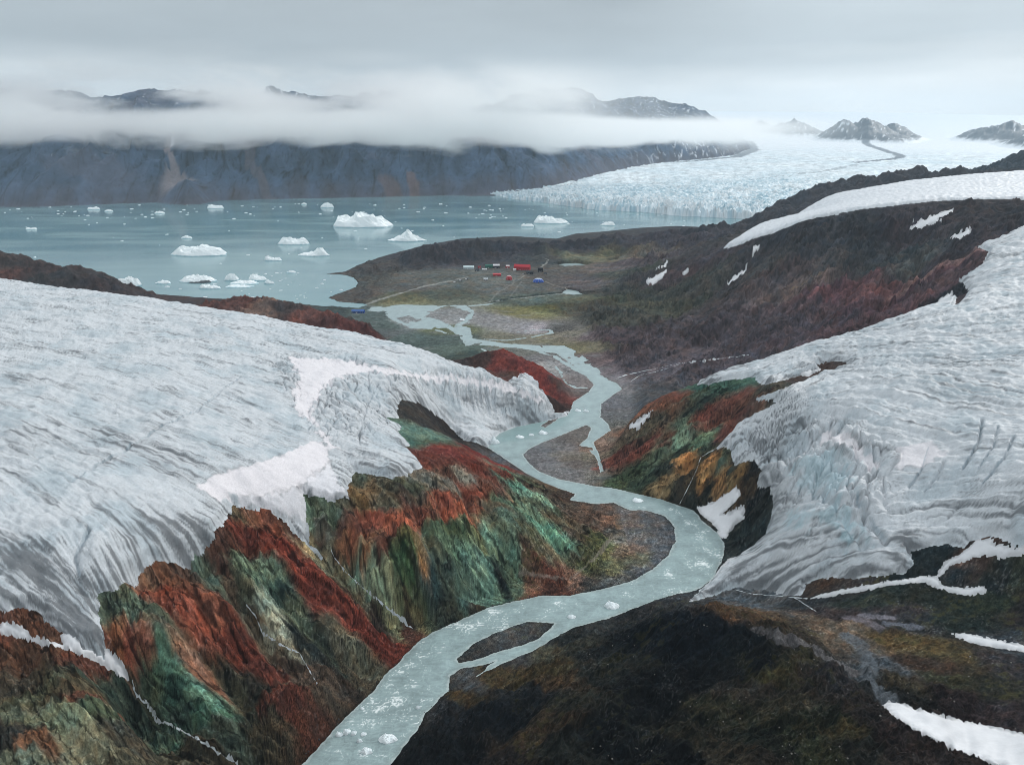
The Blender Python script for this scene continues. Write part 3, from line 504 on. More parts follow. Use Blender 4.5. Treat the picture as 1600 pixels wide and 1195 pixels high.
# fall direction of the broad slope
Hb = rbf_eval(mdl, cx, cy)
dxx = (rbf_eval(mdl, cx + 8, cy) - rbf_eval(mdl, cx - 8, cy)) / 16; dyy = (rbf_eval(mdl, cx, cy + 8) - rbf_eval(mdl, cx, cy - 8)) / 16
gm_ = np.hypot(dxx, dyy) + 1e-4; gxn, gyn = dxx / gm_, dyy / gm_
st_ = 1 + 1.0 * sst(0.08, 0.35, gm_)                       # how far colours are drawn out down the slope
num = np.zeros(cx.shape + (3,)); den = np.zeros(cx.shape)
rq = np.hypot(cx, cy)
for k in range(len(sp)):
    dx = cx - sp[k, 0]; dy = cy - sp[k, 1]
    al = dx * gxn + dy * gyn; ac = -dx * gyn + dy * gxn
    # sight foreshortening makes survey points sparser in range: measure distance in bearing / log-range terms
    d2 = ((al / st_) ** 2 + ac ** 2) + (0.003 * rq) ** 2
    w = 1 / d2 ** 3.6
    num += w[..., None] * scol[k]; den += w
CC = (num / den[..., None]).astype(F)
print('seeds', len(sp), time.time() - T0)
gxf, gyf = upsample(gxn, NI, NJ), upsample(gyn, NI, NJ)
sl_ = upsample(gm_, NI, NJ)
# warp so that the colour fields have ragged, streaked edges
wsc = np.clip(R_ / 600, .6, 3)
strk = mW * fbm(sW / 3.2, aW / 17, 4, 200, gain=.65) + mE * fbm(sE / 3, aE / 17, 4, 201, gain=.65) + mF * fbm(sF / 4, aF / 22, 4, 202, gain=.65) + mM * fbm(sM / 11, aM / 60, 4, 203, gain=.65)
strk2 = mW * fbm(sW / 6, aW / 60, 3, 210) + mE * fbm(sE / 6, aE / 60, 3, 211) + mF * fbm(sF / 7, aF / 90, 3, 212) + mM * fbm(sM / 22, aM / 300, 3, 213)
w1 = fbm(PX / 14, PY / 14, 5, 220, gain=.6) * 5 * wsc; w2 = fbm(PX / 14, PY / 14, 5, 226, gain=.6) * 5 * wsc
dn = (strk * 4 + strk2 * 10) * np.clip(R_ / 700, .8, 3)
WX = X + w1 * .9 + gxf * dn; WY = Y + w2 * .9 + gyf * dn
r = np.hypot(WX, WY); th = np.arctan2(WX, WY)
fi = (np.clip(r, R0, R1) ** (1 - PW) - R0 ** (1 - PW)) / (R1 ** (1 - PW) - R0 ** (1 - PW)) * (ni - 1)
fj = np.clip((th - TH0) / (TH1 - TH0), 0, 1) * (nj - 1)
i0 = np.clip(fi.astype(int), 0, ni - 2); j0 = np.clip(fj.astype(int), 0, nj - 2); fi = (fi - i0)[..., None].astype(F); fj = (fj - j0)[..., None].astype(F)
COL = (CC[i0, j0] * (1 - fi) + CC[i0 + 1, j0] * fi) * (1 - fj) + (CC[i0, j0 + 1] * (1 - fi) + CC[i0 + 1, j0 + 1] * fi) * fj
del fi, fj, i0, j0
# rock texture: streaks of debris, mottling, dark seams
mot = fbm(PX / 4, PY / 4, 5, 230, gain=.72); big = fbm(PX / 35, PY / 35, 3, 235)
seam = ridge(PX / 18 + strk2, PY / 18, 3, 240) 
crk = ridge(PX / 7 + strk, PY / 7, 4, 245, gain=.65)
br = np.exp(strk * 0.6 + strk2 * 0.6 + mot * (1.1 - .4 * mM) + big * 0.45 - 0.7 * sst(0.74, 0.93, seam) - .55 * sst(.70, .88, crk))
dull = sst(1000, 2500, Y) * .0
lum_ = COL.mean(-1, keepdims=True); COL = (COL + (lum_ - COL) * (.27 + .3 * mM)[..., None]) * br[..., None] * (1.30 + .28 * np.clip(mW + mE, 0, 1))[..., None]; COL[..., 1] *= (1 - .10 * mM)
# hue drift: rust and green patches inside each band
hue = (1 - .8 * sst(-25, 5, dPl)) * fbm(PX / 11 + strk * .4, PY / 11, 4, 250)
COL[..., 1] += (.05 * np.clip(mW + mE, 0, 1)) * np.maximum(COL[..., 0] - COL[..., 1], 0)
COL[..., 2] *= (1 - .10 * np.clip(mW + mE, 0, 1))
COL[..., 0] *= np.exp(hue * 0.35); COL[..., 2] *= np.exp(-hue * 0.25)
# thin dark cracks and rills running down the slopes, and crossing joints
sA = mW * sW + mE * (sE + 900) + mF * (sF + 1800) + mM * (sM * .35 + 2700); aA = np.where(mE > .5, aE, np.where(mF > .5, aF, np.where(mM > .5, aM * .35, aW)))
def lines(a, b, sd, t): return sst(t, t + .07, 1 - np.abs(perlin(a, b, sd)) * 1.6)
cw = fbm(X / 8, Y / 8, 3, 256) * .35
rill = np.maximum(lines(sA / 9 + cw, aA / 45, 252, .86), .8 * lines(sA / 4.5 + cw, aA / 24, 253, .84) * sst(-.1, .2, perlin(X / 22, Y / 22, 254)))
joint = lines(aA / 15 + cw * 1.5, sA / 19, 255, .87) * sst(0, .25, perlin(X / 30, Y / 30, 257))
COL = COL * (1 - .75 * np.clip(rill + joint * .8, 0, 1) * np.clip(mW + mE + mF * .5 + mM * .6, 0, 1))[..., None]
pale = sst(.25, .5, fbm(sA / 6, aA / 30, 4, 258, gain=.6) + .3 * mot) * np.clip(mW + mE, 0, 1)
COL = COL * (1 + .55 * pale)[..., None] + .012 * pale[..., None]
# scattered pale stones
stone = perlin(X / 1.7, Y / 1.7, 260) * perlin(X / 23, Y / 23, 261)
COL = np.where((stone > 0.22)[..., None] & (R_ < 900)[..., None], COL * 1.5 + 0.05, COL)
grain = sst(1000, 600, R_); g1 = fbm(X / 2.2, Y / 2.2, 3, 262, gain=.8); g2 = fbm(X / 9, Y / 6, 4, 264, gain=.65); fgd = grain * (X > 0) * (1 - mE)
COL = COL * np.exp(fgd * (g1 * 1.0 + g2 * 1.1))[..., None]
moss = (sst(.12, .3, g2 + .5 * big) * fgd * sst(-.1, .25, fbm(X / 60, Y / 60, 2, 266)))[..., None]
COL = COL * (1 - .6 * moss) + lin((78, 76, 44)).astype(F) * (.6 * moss)
# wet dark rim along the water
rim = np.exp(-np.maximum(dshore, 0) / (1.5 * wsc)); COL = COL * (1 - 0.45 * rim * (1 - sst(-25, 5, dPl)))[..., None]
# pale silt and wet channels on the gravel plain
COL = COL * (1 + .75 * sst(-25, 5, dPl) + .3 * flat2 + .30 * mM - .5 * mF)[..., None]
silt = sst(0.1, .5, fbm(X / 60 + 3, Y / 26, 4, 270)) * sst(-10, 12, dPl)
COL = COL * (1 - silt * .5)[..., None] + lin((150, 152, 152)).astype(F) * (silt * .5)[..., None]
fl = ridge((sdf(X, Y, bar2, 40) + fbm(X / 12, Y / 12, 3, 275) * 4) / 5, Y / 80, 2, 276) * sst(-3, 3, sdf(X, Y, bar2, 30))
COL = COL * (1 + (fl - .5) * .7)[..., None]
# tracks and the gravel road
def line(st, w):
    return sst(w, w * .45, -sdf(X, Y, hits(dens_open(S(st), 16)), w * 2, closed=False) + fbm(X / 15, Y / 15, 2, 280) * w * .35)
for st, w, c, a in [('560 478,585 471,620 460,660 448,700 440,730 433', 7, (140, 140, 136), .95), ('737 478,760 473,800 467,850 462,878 459', 4, (150, 152, 150), .8), ('760 478,780 455,800 445,805 435,790 430', 3.5, (125, 125, 120), .6),
                    ('800 445,820 430,800 425,770 428', 3.5, (125, 125, 120), .6), ('852 440,870 447,885 452', 4, (150, 145, 135), .7), ('840 420,853 412,857 406,852 404', 4, (150, 150, 145), .7), ('795 468,815 440', 3, (130, 130, 125), .5),
                    ('812 895,850 900,890 905,915 885,940 862,955 840', 1.6, (150, 140, 130), .5), ('1180 985,1215 995,1260 1008,1310 1035,1340 1052', 5, (100, 98, 100), .8), ('1320 990,1345 1010,1360 1035,1355 1060,1375 1085,1390 1095', 6, (92, 98, 104), .85), ('1320 965,1350 970,1375 980', 4, (105, 100, 106), .8), ('1345 960,1390 965,1395 966', 3, (120, 118, 126), .8), ('1385 974,1435 980', 4, (100, 104, 114), .8),
                    ('1280 430,1260 440,1240 450', 6, (128, 108, 84), .6), ('1560 372,1540 395', 1, (60, 60, 60), 0)]:
    a_ = (line(st, w) * a * np.clip(.75 + 1.1 * mot + .5 * big, .15, 1))[..., None]; COL = COL * (1 - a_) + lin(c).astype(F) * 1.12 * a_
# ------------------------------------------------------------------ ice colour
base = lin((199, 203, 207)).astype(F) * 1.0; blue = lin((172, 184, 191)).astype(F) * 1.0; grime = lin((80, 84, 88)).astype(F); pink = lin((226, 221, 224)).astype(F) * 1.0
stL = fbm((sL + wob) / 4.2, aL / 48, 5, 300, gain=.62); stL2 = fbm((sL + wob) / 17, aL / 120, 3, 305)
stR = fbm((sR + wob) / 5, aR / 50, 5, 310, gain=.62); stR2 = fbm((sR + wob) / 20, aR / 110, 3, 315)
isR = dGR > -30
st1 = np.where(isR, stR, stL); st2 = np.where(isR, stR2, stL2)
fine = fbm(X / 3, Y / 3, 4, 320, gain=.7); med = fbm(X / 28, Y / 28, 4, 325)
def dz(px, soft=14): return sst(-soft, soft, sdf(X, Y, wp(S(px)), 60) + med * 16)
dirt = 0.24 + 0.35 * sst(30, 0, iceD) * (1 - mTG)
dirt = dirt + 1.15 * dz('0 830,60 850,110 900,150 960,160 1005,100 1000,50 940,0 900') + 0.6 * dz('150 850,260 800,330 800,300 850,190 900') + 0.25 * dz('0 700,150 720,300 760,400 700,300 690,120 660,0 640', 20)
dirt = dirt + 0.45 * dz('1110 930,1180 850,1250 830,1330 850,1410 860,1420 890,1300 900,1200 930', 10) + 0.5 * dz('1150 690,1210 640,1260 650,1240 700,1190 720', 8) + 0.5 * dz('1270 810,1340 850,1400 850,1440 850,1420 830,1330 830', 5) + .45 * dz('1400 600,1500 560,1600 560,1600 640,1480 650', 20) * .5
dirt = dirt + 0.35 * dz('780 650,850 640,885 645,850 660,800 668', 4) + .25 * dz('600 600,640 590,700 680,760 700,700 690,640 650', 6)
dk = np.clip(sst(.02, .66, st1 * (1.0 + .8 * dirt) + st2 * .5 + med * .25 + (dirt - .3) * 0.62 + fine * .25), 0, 1)
dk = np.maximum(dk, zC * np.maximum(sst(.84, .95, 1 - np.abs(perlin(vcr / 7 + med, (X - Y) / 60, 372)) * 1.6), .8 * sst(.84, .95, 1 - np.abs(perlin(vcr / 3.4 + med, (X - Y) / 30, 373)) * 1.6)) * .7)
bl = sst(.0, .6, -st1 * .5 + fbm(X / 45, Y / 45, 3, 330) + .12) * .75
ln = sst(.80, .96, np.where(isR, ridge((sR + wob) / 9, aR / 60, 3, 350), ridge((sL + wob) / 7, aL / 55, 3, 353)) + .12 * med) * .45
ln = np.maximum(ln, sst(.82, .96, ridge(aL / 15 + wob / 12, np.where(isR, sR, sL) / 40, 3, 356) + .15 * st2) * .35)
dash = np.where(isR, perlin((sR + wob) / 2.6, aR / 24, 370), perlin((sL + wob) / 2.4, aL / 24, 371)) + .35 * fine
dk = np.maximum(dk, sst(.32, .62, dash + .35 * st2 + .25 * med) * .6 * sst(-.3, .3, med + st2))
dk = np.maximum(dk, ln)
ICE = base * (1 - bl[..., None]) + blue * bl[..., None]
ICE = ICE * (1 - (dk * .86)[..., None]) + grime * (dk * .86)[..., None]
ICE = ICE * (1 + 0.17 * fine + .12 * med + .24 * st1)[..., None]
SM = np.zeros(X.shape, F)
def lay(px, c, a, soft=1.0, rag=5, m=0):
    global ICE, SM
    d = sdf(X, Y, wp(S(px)), 50) + fbm(X / 8, Y / 8, 4, 340) * rag; q = (sst(-soft, soft, d) * a)[..., None]
    if m: SM = np.maximum(SM, sst(-1, 6, d) * .85); ICE = ICE * (1 - .4 * np.exp(-(d / 1.2) ** 2) * sst(-.2, .2, med))[..., None]
    ICE = ICE * (1 - q) + c * q
lay('309 762,331 777,362 784,358 771,395 777,426 780,467 762,501 743,516 720,505 690,486 690,444 709,399 724,358 733,331 743,309 756', pink, .97, 1, 4, 1)
lay('452 558,546 562,590 573,660 585,740 590,800 600,850 628,800 612,740 600,660 592,580 580,535 588,508 603,486 645,527 701,512 698,490 660,463 641,460 611,467 588', pink, .9, 1.5, 10, 1)
lay('362 784,395 777,467 762,516 720,530 760,540 772,516 774,476 768,478 815,440 800,411 793', lin((214, 212, 216)).astype(F) * 1.08, .85, 1.5, 6, 1)
lay('1400 700,1455 690,1480 705,1450 725,1405 735', pink, .8, 1.5, 8, 1)
lay('1280 672,1320 675,1350 700,1375 730,1360 735,1330 700,1300 690', pink, .8, 1.5, 6, 1)
lay('1230 800,1320 795,1350 850,1338 848,1300 815,1240 815', lin((160, 200, 210)).astype(F), .42, 6, 16)
lay('1240 720,1300 700,1330 750,1300 770,1250 760', lin((172, 204, 213)).astype(F), .42, 8, 18)
mt = mTG[..., None] * .75; ICE = ICE * (1 - mt) + (lin((218, 221, 226)) * 1.0).astype(F) * (1 + .08 * med[..., None]) * mt
for st, w in [('105 755,160 722,200 700,250 668,310 640,345 610,375 590', .6), ('125 900,118 870,128 850,138 825', .9), ('1535 655,1530 690,1505 730', .9), ('1585 680,1570 715,1535 755', .8), ('1340 770,1345 790,1385 845', 1), ('1560 665,1552 700,1530 730', .6), ('1450 700,1440 735,1420 760', .7)]:
    a_ = (line(st, w) * .38 * np.clip(.8 + med * 1.5, .2, 1))[..., None]; ICE = ICE * (1 - a_) + lin((80, 120, 138)).astype(F) * a_
# ------------------------------------------------------------------ snow lying on the ground, each patch a piece of its own
SNOW = [('1379 1099,1397 1117,1424 1136,1469 1159,1525 1181,1574 1200,1700 1240,1700 1165,1600 1146,1525 1130,1450 1113,1410 1099,1390 1096', 'large smooth snowfield at the foot of the black hill'),
 ('1484 989,1515 1003,1560 1012,1600 1018,1660 1024,1660 1010,1600 1008,1555 999,1510 990', 'thin snow strip on dark moss near the right edge'),
 ('1266 934,1300 924,1349 915,1397 907,1435 902,1465 900,1469 889,1484 874,1507 862,1525 845,1551 843,1551 850,1585 855,1640 858,1640 872,1600 864,1570 870,1540 866,1521 870,1487 881,1465 905,1472 915,1499 919,1540 917,1540 926,1506 930,1472 921,1442 909,1397 912,1349 922,1300 931', 'long branching snow strip below the right glacier'),
 ('1091 793,1115 786,1148 763,1158 771,1148 783,1125 806,1165 791,1160 811,1145 821,1135 841,1120 836,1123 828,1113 816,1095 803', 'snow wedge on the black cliff above the river bend'),
 ('1108 910,1125 888,1138 873,1160 868,1150 881,1133 896,1118 910', 'snow bank at the water edge below the right glacier'),
 ('1010 440,1042 421,1035 435,1020 445', 'larger slanting snow streak on the brown valley side'), ('1025 421,1042 410,1040 417', 'small snow streak above the slanting one on the valley side'),
 ('1137 440,1150 430,1166 420,1162 427,1145 439', 'narrow snow streak in a gully of the mid slope'), ('1176 397,1177 385,1187 382,1185 389', 'small snow fleck under the snow tongue tip'),
 ('1422 356,1435 350,1427 346,1450 341,1490 326,1489 331,1465 342,1470 345,1445 354', 'forked snow patch high on the dark mountain'), ('1485 371,1500 363,1516 359,1515 365,1495 374', 'short snow patch right of the forked one'),
 ('1455 487,1470 465,1487 457,1482 470,1472 484', 'snow gully between red slope and right glacier'),
 ('0 975,22 972,52 995,100 1009,94 993,110 988,140 1003,165 1013,185 1030,207 1062,195 1058,150 1032,110 1014,60 1004,20 991,0 990', 'snow tongue between left glacier and striped spur'),
 ('985 663,998 657,1007 647,1020 641,1015 648,1000 664,985 668', 'snow bank at the foot of the striped right hill'), ('1066 428,1075 420,1078 421,1069 430', 'snow fleck on the valley side'), ('1250 585,1272 572,1281 577,1262 588', 'snow strip on the green ridge')]
snowD = np.full(X.shape, -60, F); snowI = np.full(X.shape, -1, np.int16)
for k, (px, lb) in enumerate(SNOW):
    d = sdf(X, Y, wp(S(px), 8), 20); m = d > snowD; snowD = np.where(m, d, snowD); snowI = np.where(m, k, snowI)
snowD = snowD + fbm(PX / 4, PY / 4, 4, 360) * 2.2 * np.clip(R_ / 700, .6, 2)
isnow = (snowD > 0) & (dshore > 0.5) & ~isice
SNC = (lin((214, 215, 218)) * 1.0).astype(F) * (1 + .10 * med - .25 * sst(2.5, 0, snowD) + .06 * fbm(X / 9, Y / 3, 3, 380) + .04 * fine)[..., None] * (1 - .3 * sst(.35, .8, np.abs(st1) + .3 * fine))[..., None]
HB = H.copy()
for _ in range(50): HB[1:-1, 1:-1] = (HB[:-2, 1:-1] + HB[2:, 1:-1] + HB[1:-1, :-2] + HB[1:-1, 2:] + HB[1:-1, 1:-1]) * F(.2)
H = H + (HB - H) * SM * isice
H = np.where(isnow, H + (HB - H) * sst(-.5, 1.5, snowD) + sst(0, 4, snowD) * 1.2, H).astype(F)
# dark rock lens in the left ice
print('paint', time.time() - T0)
# ------------------------------------------------------------------ meshes cut from the one height field, sharing their borders
idx = np.arange(NI * NJ, dtype=np.int32).reshape(NI, NJ)
VV = np.stack([X, Y, H], -1).reshape(-1, 3)
cls = np.zeros((NI, NJ), np.int8)                       # 0 ground, 1 left glacier, 2 right glacier, 3 snow tongue, 10+k snow patches
cls[isice & (dGL >= dGR) & (dGL > dTG)] = 1; cls[isice & (dGR > dGL) & (dGR > dTG)] = 2; cls[isice & (dTG >= dGR) & (dTG >= dGL)] = 3
cls = np.where(isnow, 10 + snowI, cls).astype(np.int8)
CA = np.where((cls == 0)[..., None], COL, np.where((cls >= 10)[..., None], SNC, ICE)).reshape(-1, 3)
fc = np.maximum(np.maximum(cls[:-1, :-1], cls[1:, :-1]), np.maximum(cls[1:, 1:], cls[:-1, 1:]))
fq = np.stack([idx[:-1, :-1], idx[:-1, 1:], idx[1:, 1:], idx[1:, :-1]], -1)
def cut(name, sel, mat, kind, C, label=None, **k):
    q = fq[sel]
    if len(q) == 0: print('empty', name, label); return
    u, inv = np.unique(q.ravel(), return_inverse=True)
    return mesh_np(name, VV[u], inv.reshape(-1, 4), mat, C[u], kind=kind, label=label, **k)
M_ground = ground_mat('rock_and_soil', .95, .05, [(0.035, 8, .12, 0, (1, 1, 1)), (0.16, 8, .22, .8, (1, 1, 1)), (0.9, 8, .34, .35, (1, 1, 1)), (2.6, 3, .28, .12, (1, 1, 1))], .9)
M_ice = ground_mat('glacier_ice', .55, .35, [(0.22, 7, .06, 1.0, (1, 1, 1)), (0.9, 7, .12, .5, (1, 1, 1))], .7)
M_snow = ground_mat('snow', .6, .3, [(0.5, 4, .03, .15, (1, 1, 1))], .4)
Cg = np.where((cls == 0)[..., None], COL, COL).reshape(-1, 3)
cut('ground', fc == 0, M_ground, 'structure', COL.reshape(-1, 3))
cut('glacier', fc == 1, M_ice, 'structure', ICE.reshape(-1, 3), 'broad grey-white glacier sloping down on the left')
cut('glacier', fc == 2, M_ice, 'structure', ICE.reshape(-1, 3), 'crevassed blue-white glacier on the right')
cut('glacier', fc == 3, M_ice, 'structure', ICE.reshape(-1, 3), 'smooth white snow tongue on the right skyline')
for k, (px, lb) in enumerate(SNOW):
    cut('snow_patch', fc == 10 + k, M_snow, 'structure', SNC.reshape(-1, 3), lb)
print('meshes', time.time() - T0)
# ------------------------------------------------------------------ far side: ice sheet, calving glacier, mountains across the fjord
FG = '''1190 327 50;1120 324 52;1060 322 50;1000 318 46;930 315 42;860 308 32;800 305 18;900 302 40;1000 300 56;1100 300 63;1000 285 70;1100 280 99;1200 290 98;1200 310 70;1300 290 120;1400 290 140;1050 265 110;1150 260 147;1250 260 154;1350 250 183;1450 250 185;1100 250 162
1200 235 237;1350 230 275;1500 235 240;1600 245 205;1250 222 331'''
FGQ = '''1400 13000 400;1150 13000 400;1550 13000 400;1300 15500 524;1200 18000 699;1400 19000 793;1600 18000 690;1300 23500 1164;1500 24000 1220;1150 24000 1180;2100 12000 380;2100 24000 1300;2000 6000 180;700 13000 400;700 24000 1200;700 7000 90;1700 4800 130'''
fp = [Pz(*[float(q) for q in a.split()]) for a in FG.replace('\n', ';').split(';')] + [Qt(*[float(q) for q in a.split()]) for a in FGQ.split(';')]
mg = rbf_fit(fp, [p[2] for p in fp], 200.0)
def fan(th0, th1, nj, r0, r1, pw, dr0):
    k0 = dr0 / r0 ** pw; ni = int((r0 ** (1 - pw) - r1 ** (1 - pw)) / ((pw - 1) * k0))
    s = np.linspace(0, 1, ni); r = (r0 ** (1 - pw) + s * (r1 ** (1 - pw) - r0 ** (1 - pw))) ** (1 / (1 - pw))
    t = np.linspace(math.radians(th0), math.radians(th1), nj)
    return (r[:, None] * np.sin(t)[None]).astype(F), (r[:, None] * np.cos(t)[None]).astype(F)
def quads(ni, nj):
    i = np.arange(ni * nj, dtype=np.int32).reshape(ni, nj); return np.stack([i[:-1, :-1], i[:-1, 1:], i[1:, 1:], i[1:, :-1]], -1)
def emit(name, x, y, h, sel, mat, C, **k):
    q = quads(*x.shape)[sel]; u, inv = np.unique(q.ravel(), return_inverse=True)
    return mesh_np(name, np.stack([x, y, h], -1).reshape(-1, 3)[u], inv.reshape(-1, 4), mat, C.reshape(-1, 3)[u], **k)
x3, y3 = fan(-8, 50, int(1100 / LOW), 3700, 27000, 1.55, 9 * LOW)
G = rbf_eval(mg, x3, y3).astype(F); r3 = np.hypot(x3, y3)
front = poly0(S('700 300,780 306,800 311,830 314,860 318,930 328,1000 331,1060 337,1120 340,1190 343,1260 350,1400 352')) + [(9000, 3300), (30000, 3300), (30000, 40000), (-4000, 40000), (-1500, 7000)]
dF = sdf(x3, y3, front, 500) 
dF = dF + fbm(x3 / 60, y3 / 60, 4, 400) * 38
near_ = sst(7500, 4600, r3); mid_ = sst(14000, 7000, r3)
ser = (ridge(x3 / 45, y3 / 70, 4, 404) - .5) * 42 * near_ * sst(500, 60, dF) + (ridge(x3 / 38, y3 / 60, 4, 409) - .5) * 20 * near_ + (ridge(x3 / 110, y3 / 160, 3, 414) - .5) * 16 * mid_
Gh = np.where(dF > 0, np.maximum(G, 10) * (0.75 + .25 * sst(0, 250, dF)) + ser * sst(-20, 40, dF + 20), -8)
# nunataks standing out of the ice sheet
def bump(x, y, u, t, w, dpt, h, seed):
    cx_ = (u - 800) / FPX * t; cy_ = t * 0.95; d = np.hypot((x - cx_) / w, (y - cy_) / dpt)
    n = fbm(x / 700, y / 700, 5, seed)
    return h * np.maximum(0, 1 - d + n * .35) ** 1.2
NUN = [(1195, 15500, 700, 900, 330, 1), (1295, 13500, 800, 1000, 360, 2), (1262, 13600, 500, 900, 300, 3), (1335, 14000, 600, 900, 260, 7), (1500, 13000, 800, 900, 300, 4), (1475, 13200, 500, 900, 260, 10), (1590, 10800, 750, 1300, 400, 5), (1650, 11500, 1300, 1400, 460, 6), (1150, 16500, 500, 700, 240, 8), (1550, 11400, 450, 900, 220, 9)]
NB = np.zeros_like(G)
for u, t, w, dp, h, sdd in NUN: NB = np.maximum(NB, bump(x3, y3, u, t, w, dp, h, 430 + sdd))
Gh = Gh + NB * (1 + .25 * (ridge(x3 / 260, y3 / 260, 4, 440) - .5))
# colours: ice with blue seracs, medial moraine, rock on the nunataks with snow in the gullies
n1 = fbm(x3 / 90, y3 / 160, 5, 445); n2 = fbm(x3 / 500, y3 / 900, 4, 450); n3 = ridge(x3 / 50, y3 / 90, 4, 454)
Gc = lin((222, 230, 234)).astype(F) * (1 + .60 * n1 + .15 * n2)[..., None] * np.ones(3, F)
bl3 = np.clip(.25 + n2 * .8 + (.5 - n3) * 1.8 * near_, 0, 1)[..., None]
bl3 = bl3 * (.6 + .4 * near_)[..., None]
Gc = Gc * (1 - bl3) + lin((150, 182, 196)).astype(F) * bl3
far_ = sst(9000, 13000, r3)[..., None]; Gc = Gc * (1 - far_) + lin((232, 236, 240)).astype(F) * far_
def line3(st, w0, w1, z):
    p = [Qt(u, v, zz) if v > 900 else Pz(u, v, zz) for u, v, zz in st]; dd = np.full(x3.shape, 1e9, F)
    a = 0 * G
    for i in range(len(p) - 1):
        d = -sdf(x3, y3, p[i:i + 2], 900, closed=False) + n1 * 30; w = w0 + (w1 - w0) * i / (len(p) - 1)
        a = np.maximum(a, sst(w, w * .5, d))
    return a[..., None]
mor = line3([(1345, 13500, 430), (1350, 11800, 340), (1362, 10300, 290), (1385, 9300, 255), (1405, 8500, 225), (1408, 8000, 200), (1385, 7500, 180), (1340, 7100, 160)], 75, 70, 0)
mor2 = line3([(1340, 258, 160), (1290, 268, 140), (1240, 276, 115), (1180, 285, 90)], 45, 20, 0) * .5
edge3 = line3([(1168, 225, 300), (1176, 234, 245), (1150, 243, 200), (1090, 250, 165), (1040, 256, 130)], 120, 50, 0) * .9
for m_ in (mor, mor2, edge3): Gc = Gc * (1 - m_ * .9) + lin((70, 80, 92)).astype(F) * m_ * .9
rk = (sst(25, 60, NB + n1 * 40) * (1 - .9 * sst(.68, .84, ridge(x3 / 230, y3 / 330, 4, 460) + n2 * .3)))[..., None]
Gc = Gc * (1 - rk) + lin((62, 66, 72)).astype(F) * (1 + .4 * n1)[..., None] * rk
dirt3 = (sst(140, 0, sdf(x3, y3, poly0(S('700 306,780 304,900 330,900 290,700 290')), 300) * -1) * sst(-.1, .5, n1) * .5)[..., None]
Gc = Gc * (1 - dirt3) + lin((95, 105, 112)).astype(F) * dirt3
s3 = (dF > -25); s3 = s3[:-1, :-1] | s3[1:, 1:]
M_far = ground_mat('far_ice', .6, .3, [(0.03, 6, .05, 3, (1, 1, 1))], .4)
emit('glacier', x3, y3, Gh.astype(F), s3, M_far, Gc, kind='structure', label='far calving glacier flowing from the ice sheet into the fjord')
# mountains across the fjord
x2, y2 = fan(-50, 22, int(1100 / LOW), 4250, 11500, 1.3, 8 * LOW)
foot = [(-16000, 4750)] + poly0(S('-900 323,0 324,60 324,100 322,240 317,262 319,285 321,320 319,345 314,420 312,500 310,560 309,640 307,700 306,780 305')) + [Pz(u, v, z)[:2] for u, v, z in ((840, 296, 30), (900, 284, 55), (950, 272, 80), (990, 262, 110), (1040, 256, 130), (1090, 250, 160), (1150, 242, 200), (1180, 232, 250), (1168, 222, 320))] + [(3600, 12500), (-16000, 12500)]
dM = sdf(x2, y2, foot, 3000) + fbm(x2 / 160, y2 / 160, 3, 470) * 25
r2 = np.hypot(x2, y2)
b2 = np.where(dM > -300, np.maximum(rbf_eval(mg, x2, y2), 0) * sst(-600, 600, x2 + 200), 0) 
wv = fbm(x2 / 900, y2 / 900, 3, 475)
spur = ridge(x2 / 1500 + wv * .5 + .33, y2 / 4500, 3, 480, gain=.45)
top = 560 + 420 * spur
Mh = b2 - 6 + top * (1 - np.exp(-np.maximum(dM, 0) / (top * .95))) * sst(-5, 90, dM) ** .7 
Mh = Mh + sst(0, 400, dM) * (1 - .65 * sst(420, 700, Mh)) * ((ridge(x2 / 330 + wv, y2 / 800 + wv, 4, 485) - .55) * 165 + (ridge(x2 / 140, y2 / 260, 3, 490) - .5) * 18 + fbm(x2 / 40, y2 / 60, 3, 495) * 7)
def px2(u, t): return ((u - 800) / FPX * t)
# the big scree gully and its fan
gl = [Qt(285, 4900, 20), Qt(275, 5050, 130), Qt(262, 5200, 220), Qt(275, 5400, 330), Qt(283, 5700, 420)]
dg = -sdf(x2, y2, gl, 420, closed=False)
Mh = Mh - 85 * np.exp(-(dg / 95) ** 2) * sst(80, 300, dM)
Mh = np.where(dM < -60, -12, Mh)
s2 = (dM > -80); s2 = s2[:-1, :-1] | s2[1:, 1:]
m1 = fbm(x2 / 120, y2 / 220, 5, 500); m2 = fbm(x2 / 700, y2 / 500, 4, 505); m3 = ridge(x2 / 60, y2 / 110, 4, 509)
Mc = (lin((62, 78, 98)).astype(F) * (1 + 1.1 * m1 + .6 * m2 - .6 * sst(.55, .85, m3) - .65 * sst(.7, .9, ridge(x2 / 170 + wv, y2 / 900, 3, 511)))[..., None])
def mix2(M, c, a): return M * (1 - a[..., None]) + lin(c).astype(F) * (1 + .3 * m1)[..., None] * a[..., None]
Mc = mix2(Mc, (88, 76, 76), sst(.1, .6, m2 + .3 * m1) * .45)
Mc = mix2(Mc, (104, 92, 92), sst(190, 0, dM + m1 * 90) * .5)
fanw = np.where(dM < 330, 60 + (330 - dM) * .38, 34)
scree = sst(1, .6, (dg + m1 * 18) / fanw)
Mc = mix2(Mc, (132, 124, 126), scree * .9)
def sl2(pts, w, c, a):
    global Mc
    p = [Qt(*q) for q in pts]; d = -sdf(x2, y2, p, w * 4, closed=False) + m1 * w * .8
    Mc = mix2(Mc, c, sst(w, w * .5, d) * a)
sl2([(640, 5350, 330), (645, 5200, 240), (672, 5000, 90)], 50, (118, 92, 82), .6); sl2([(600, 5250, 260), (640, 5100, 150), (690, 5000, 60)], 70, (110, 88, 82), .55)
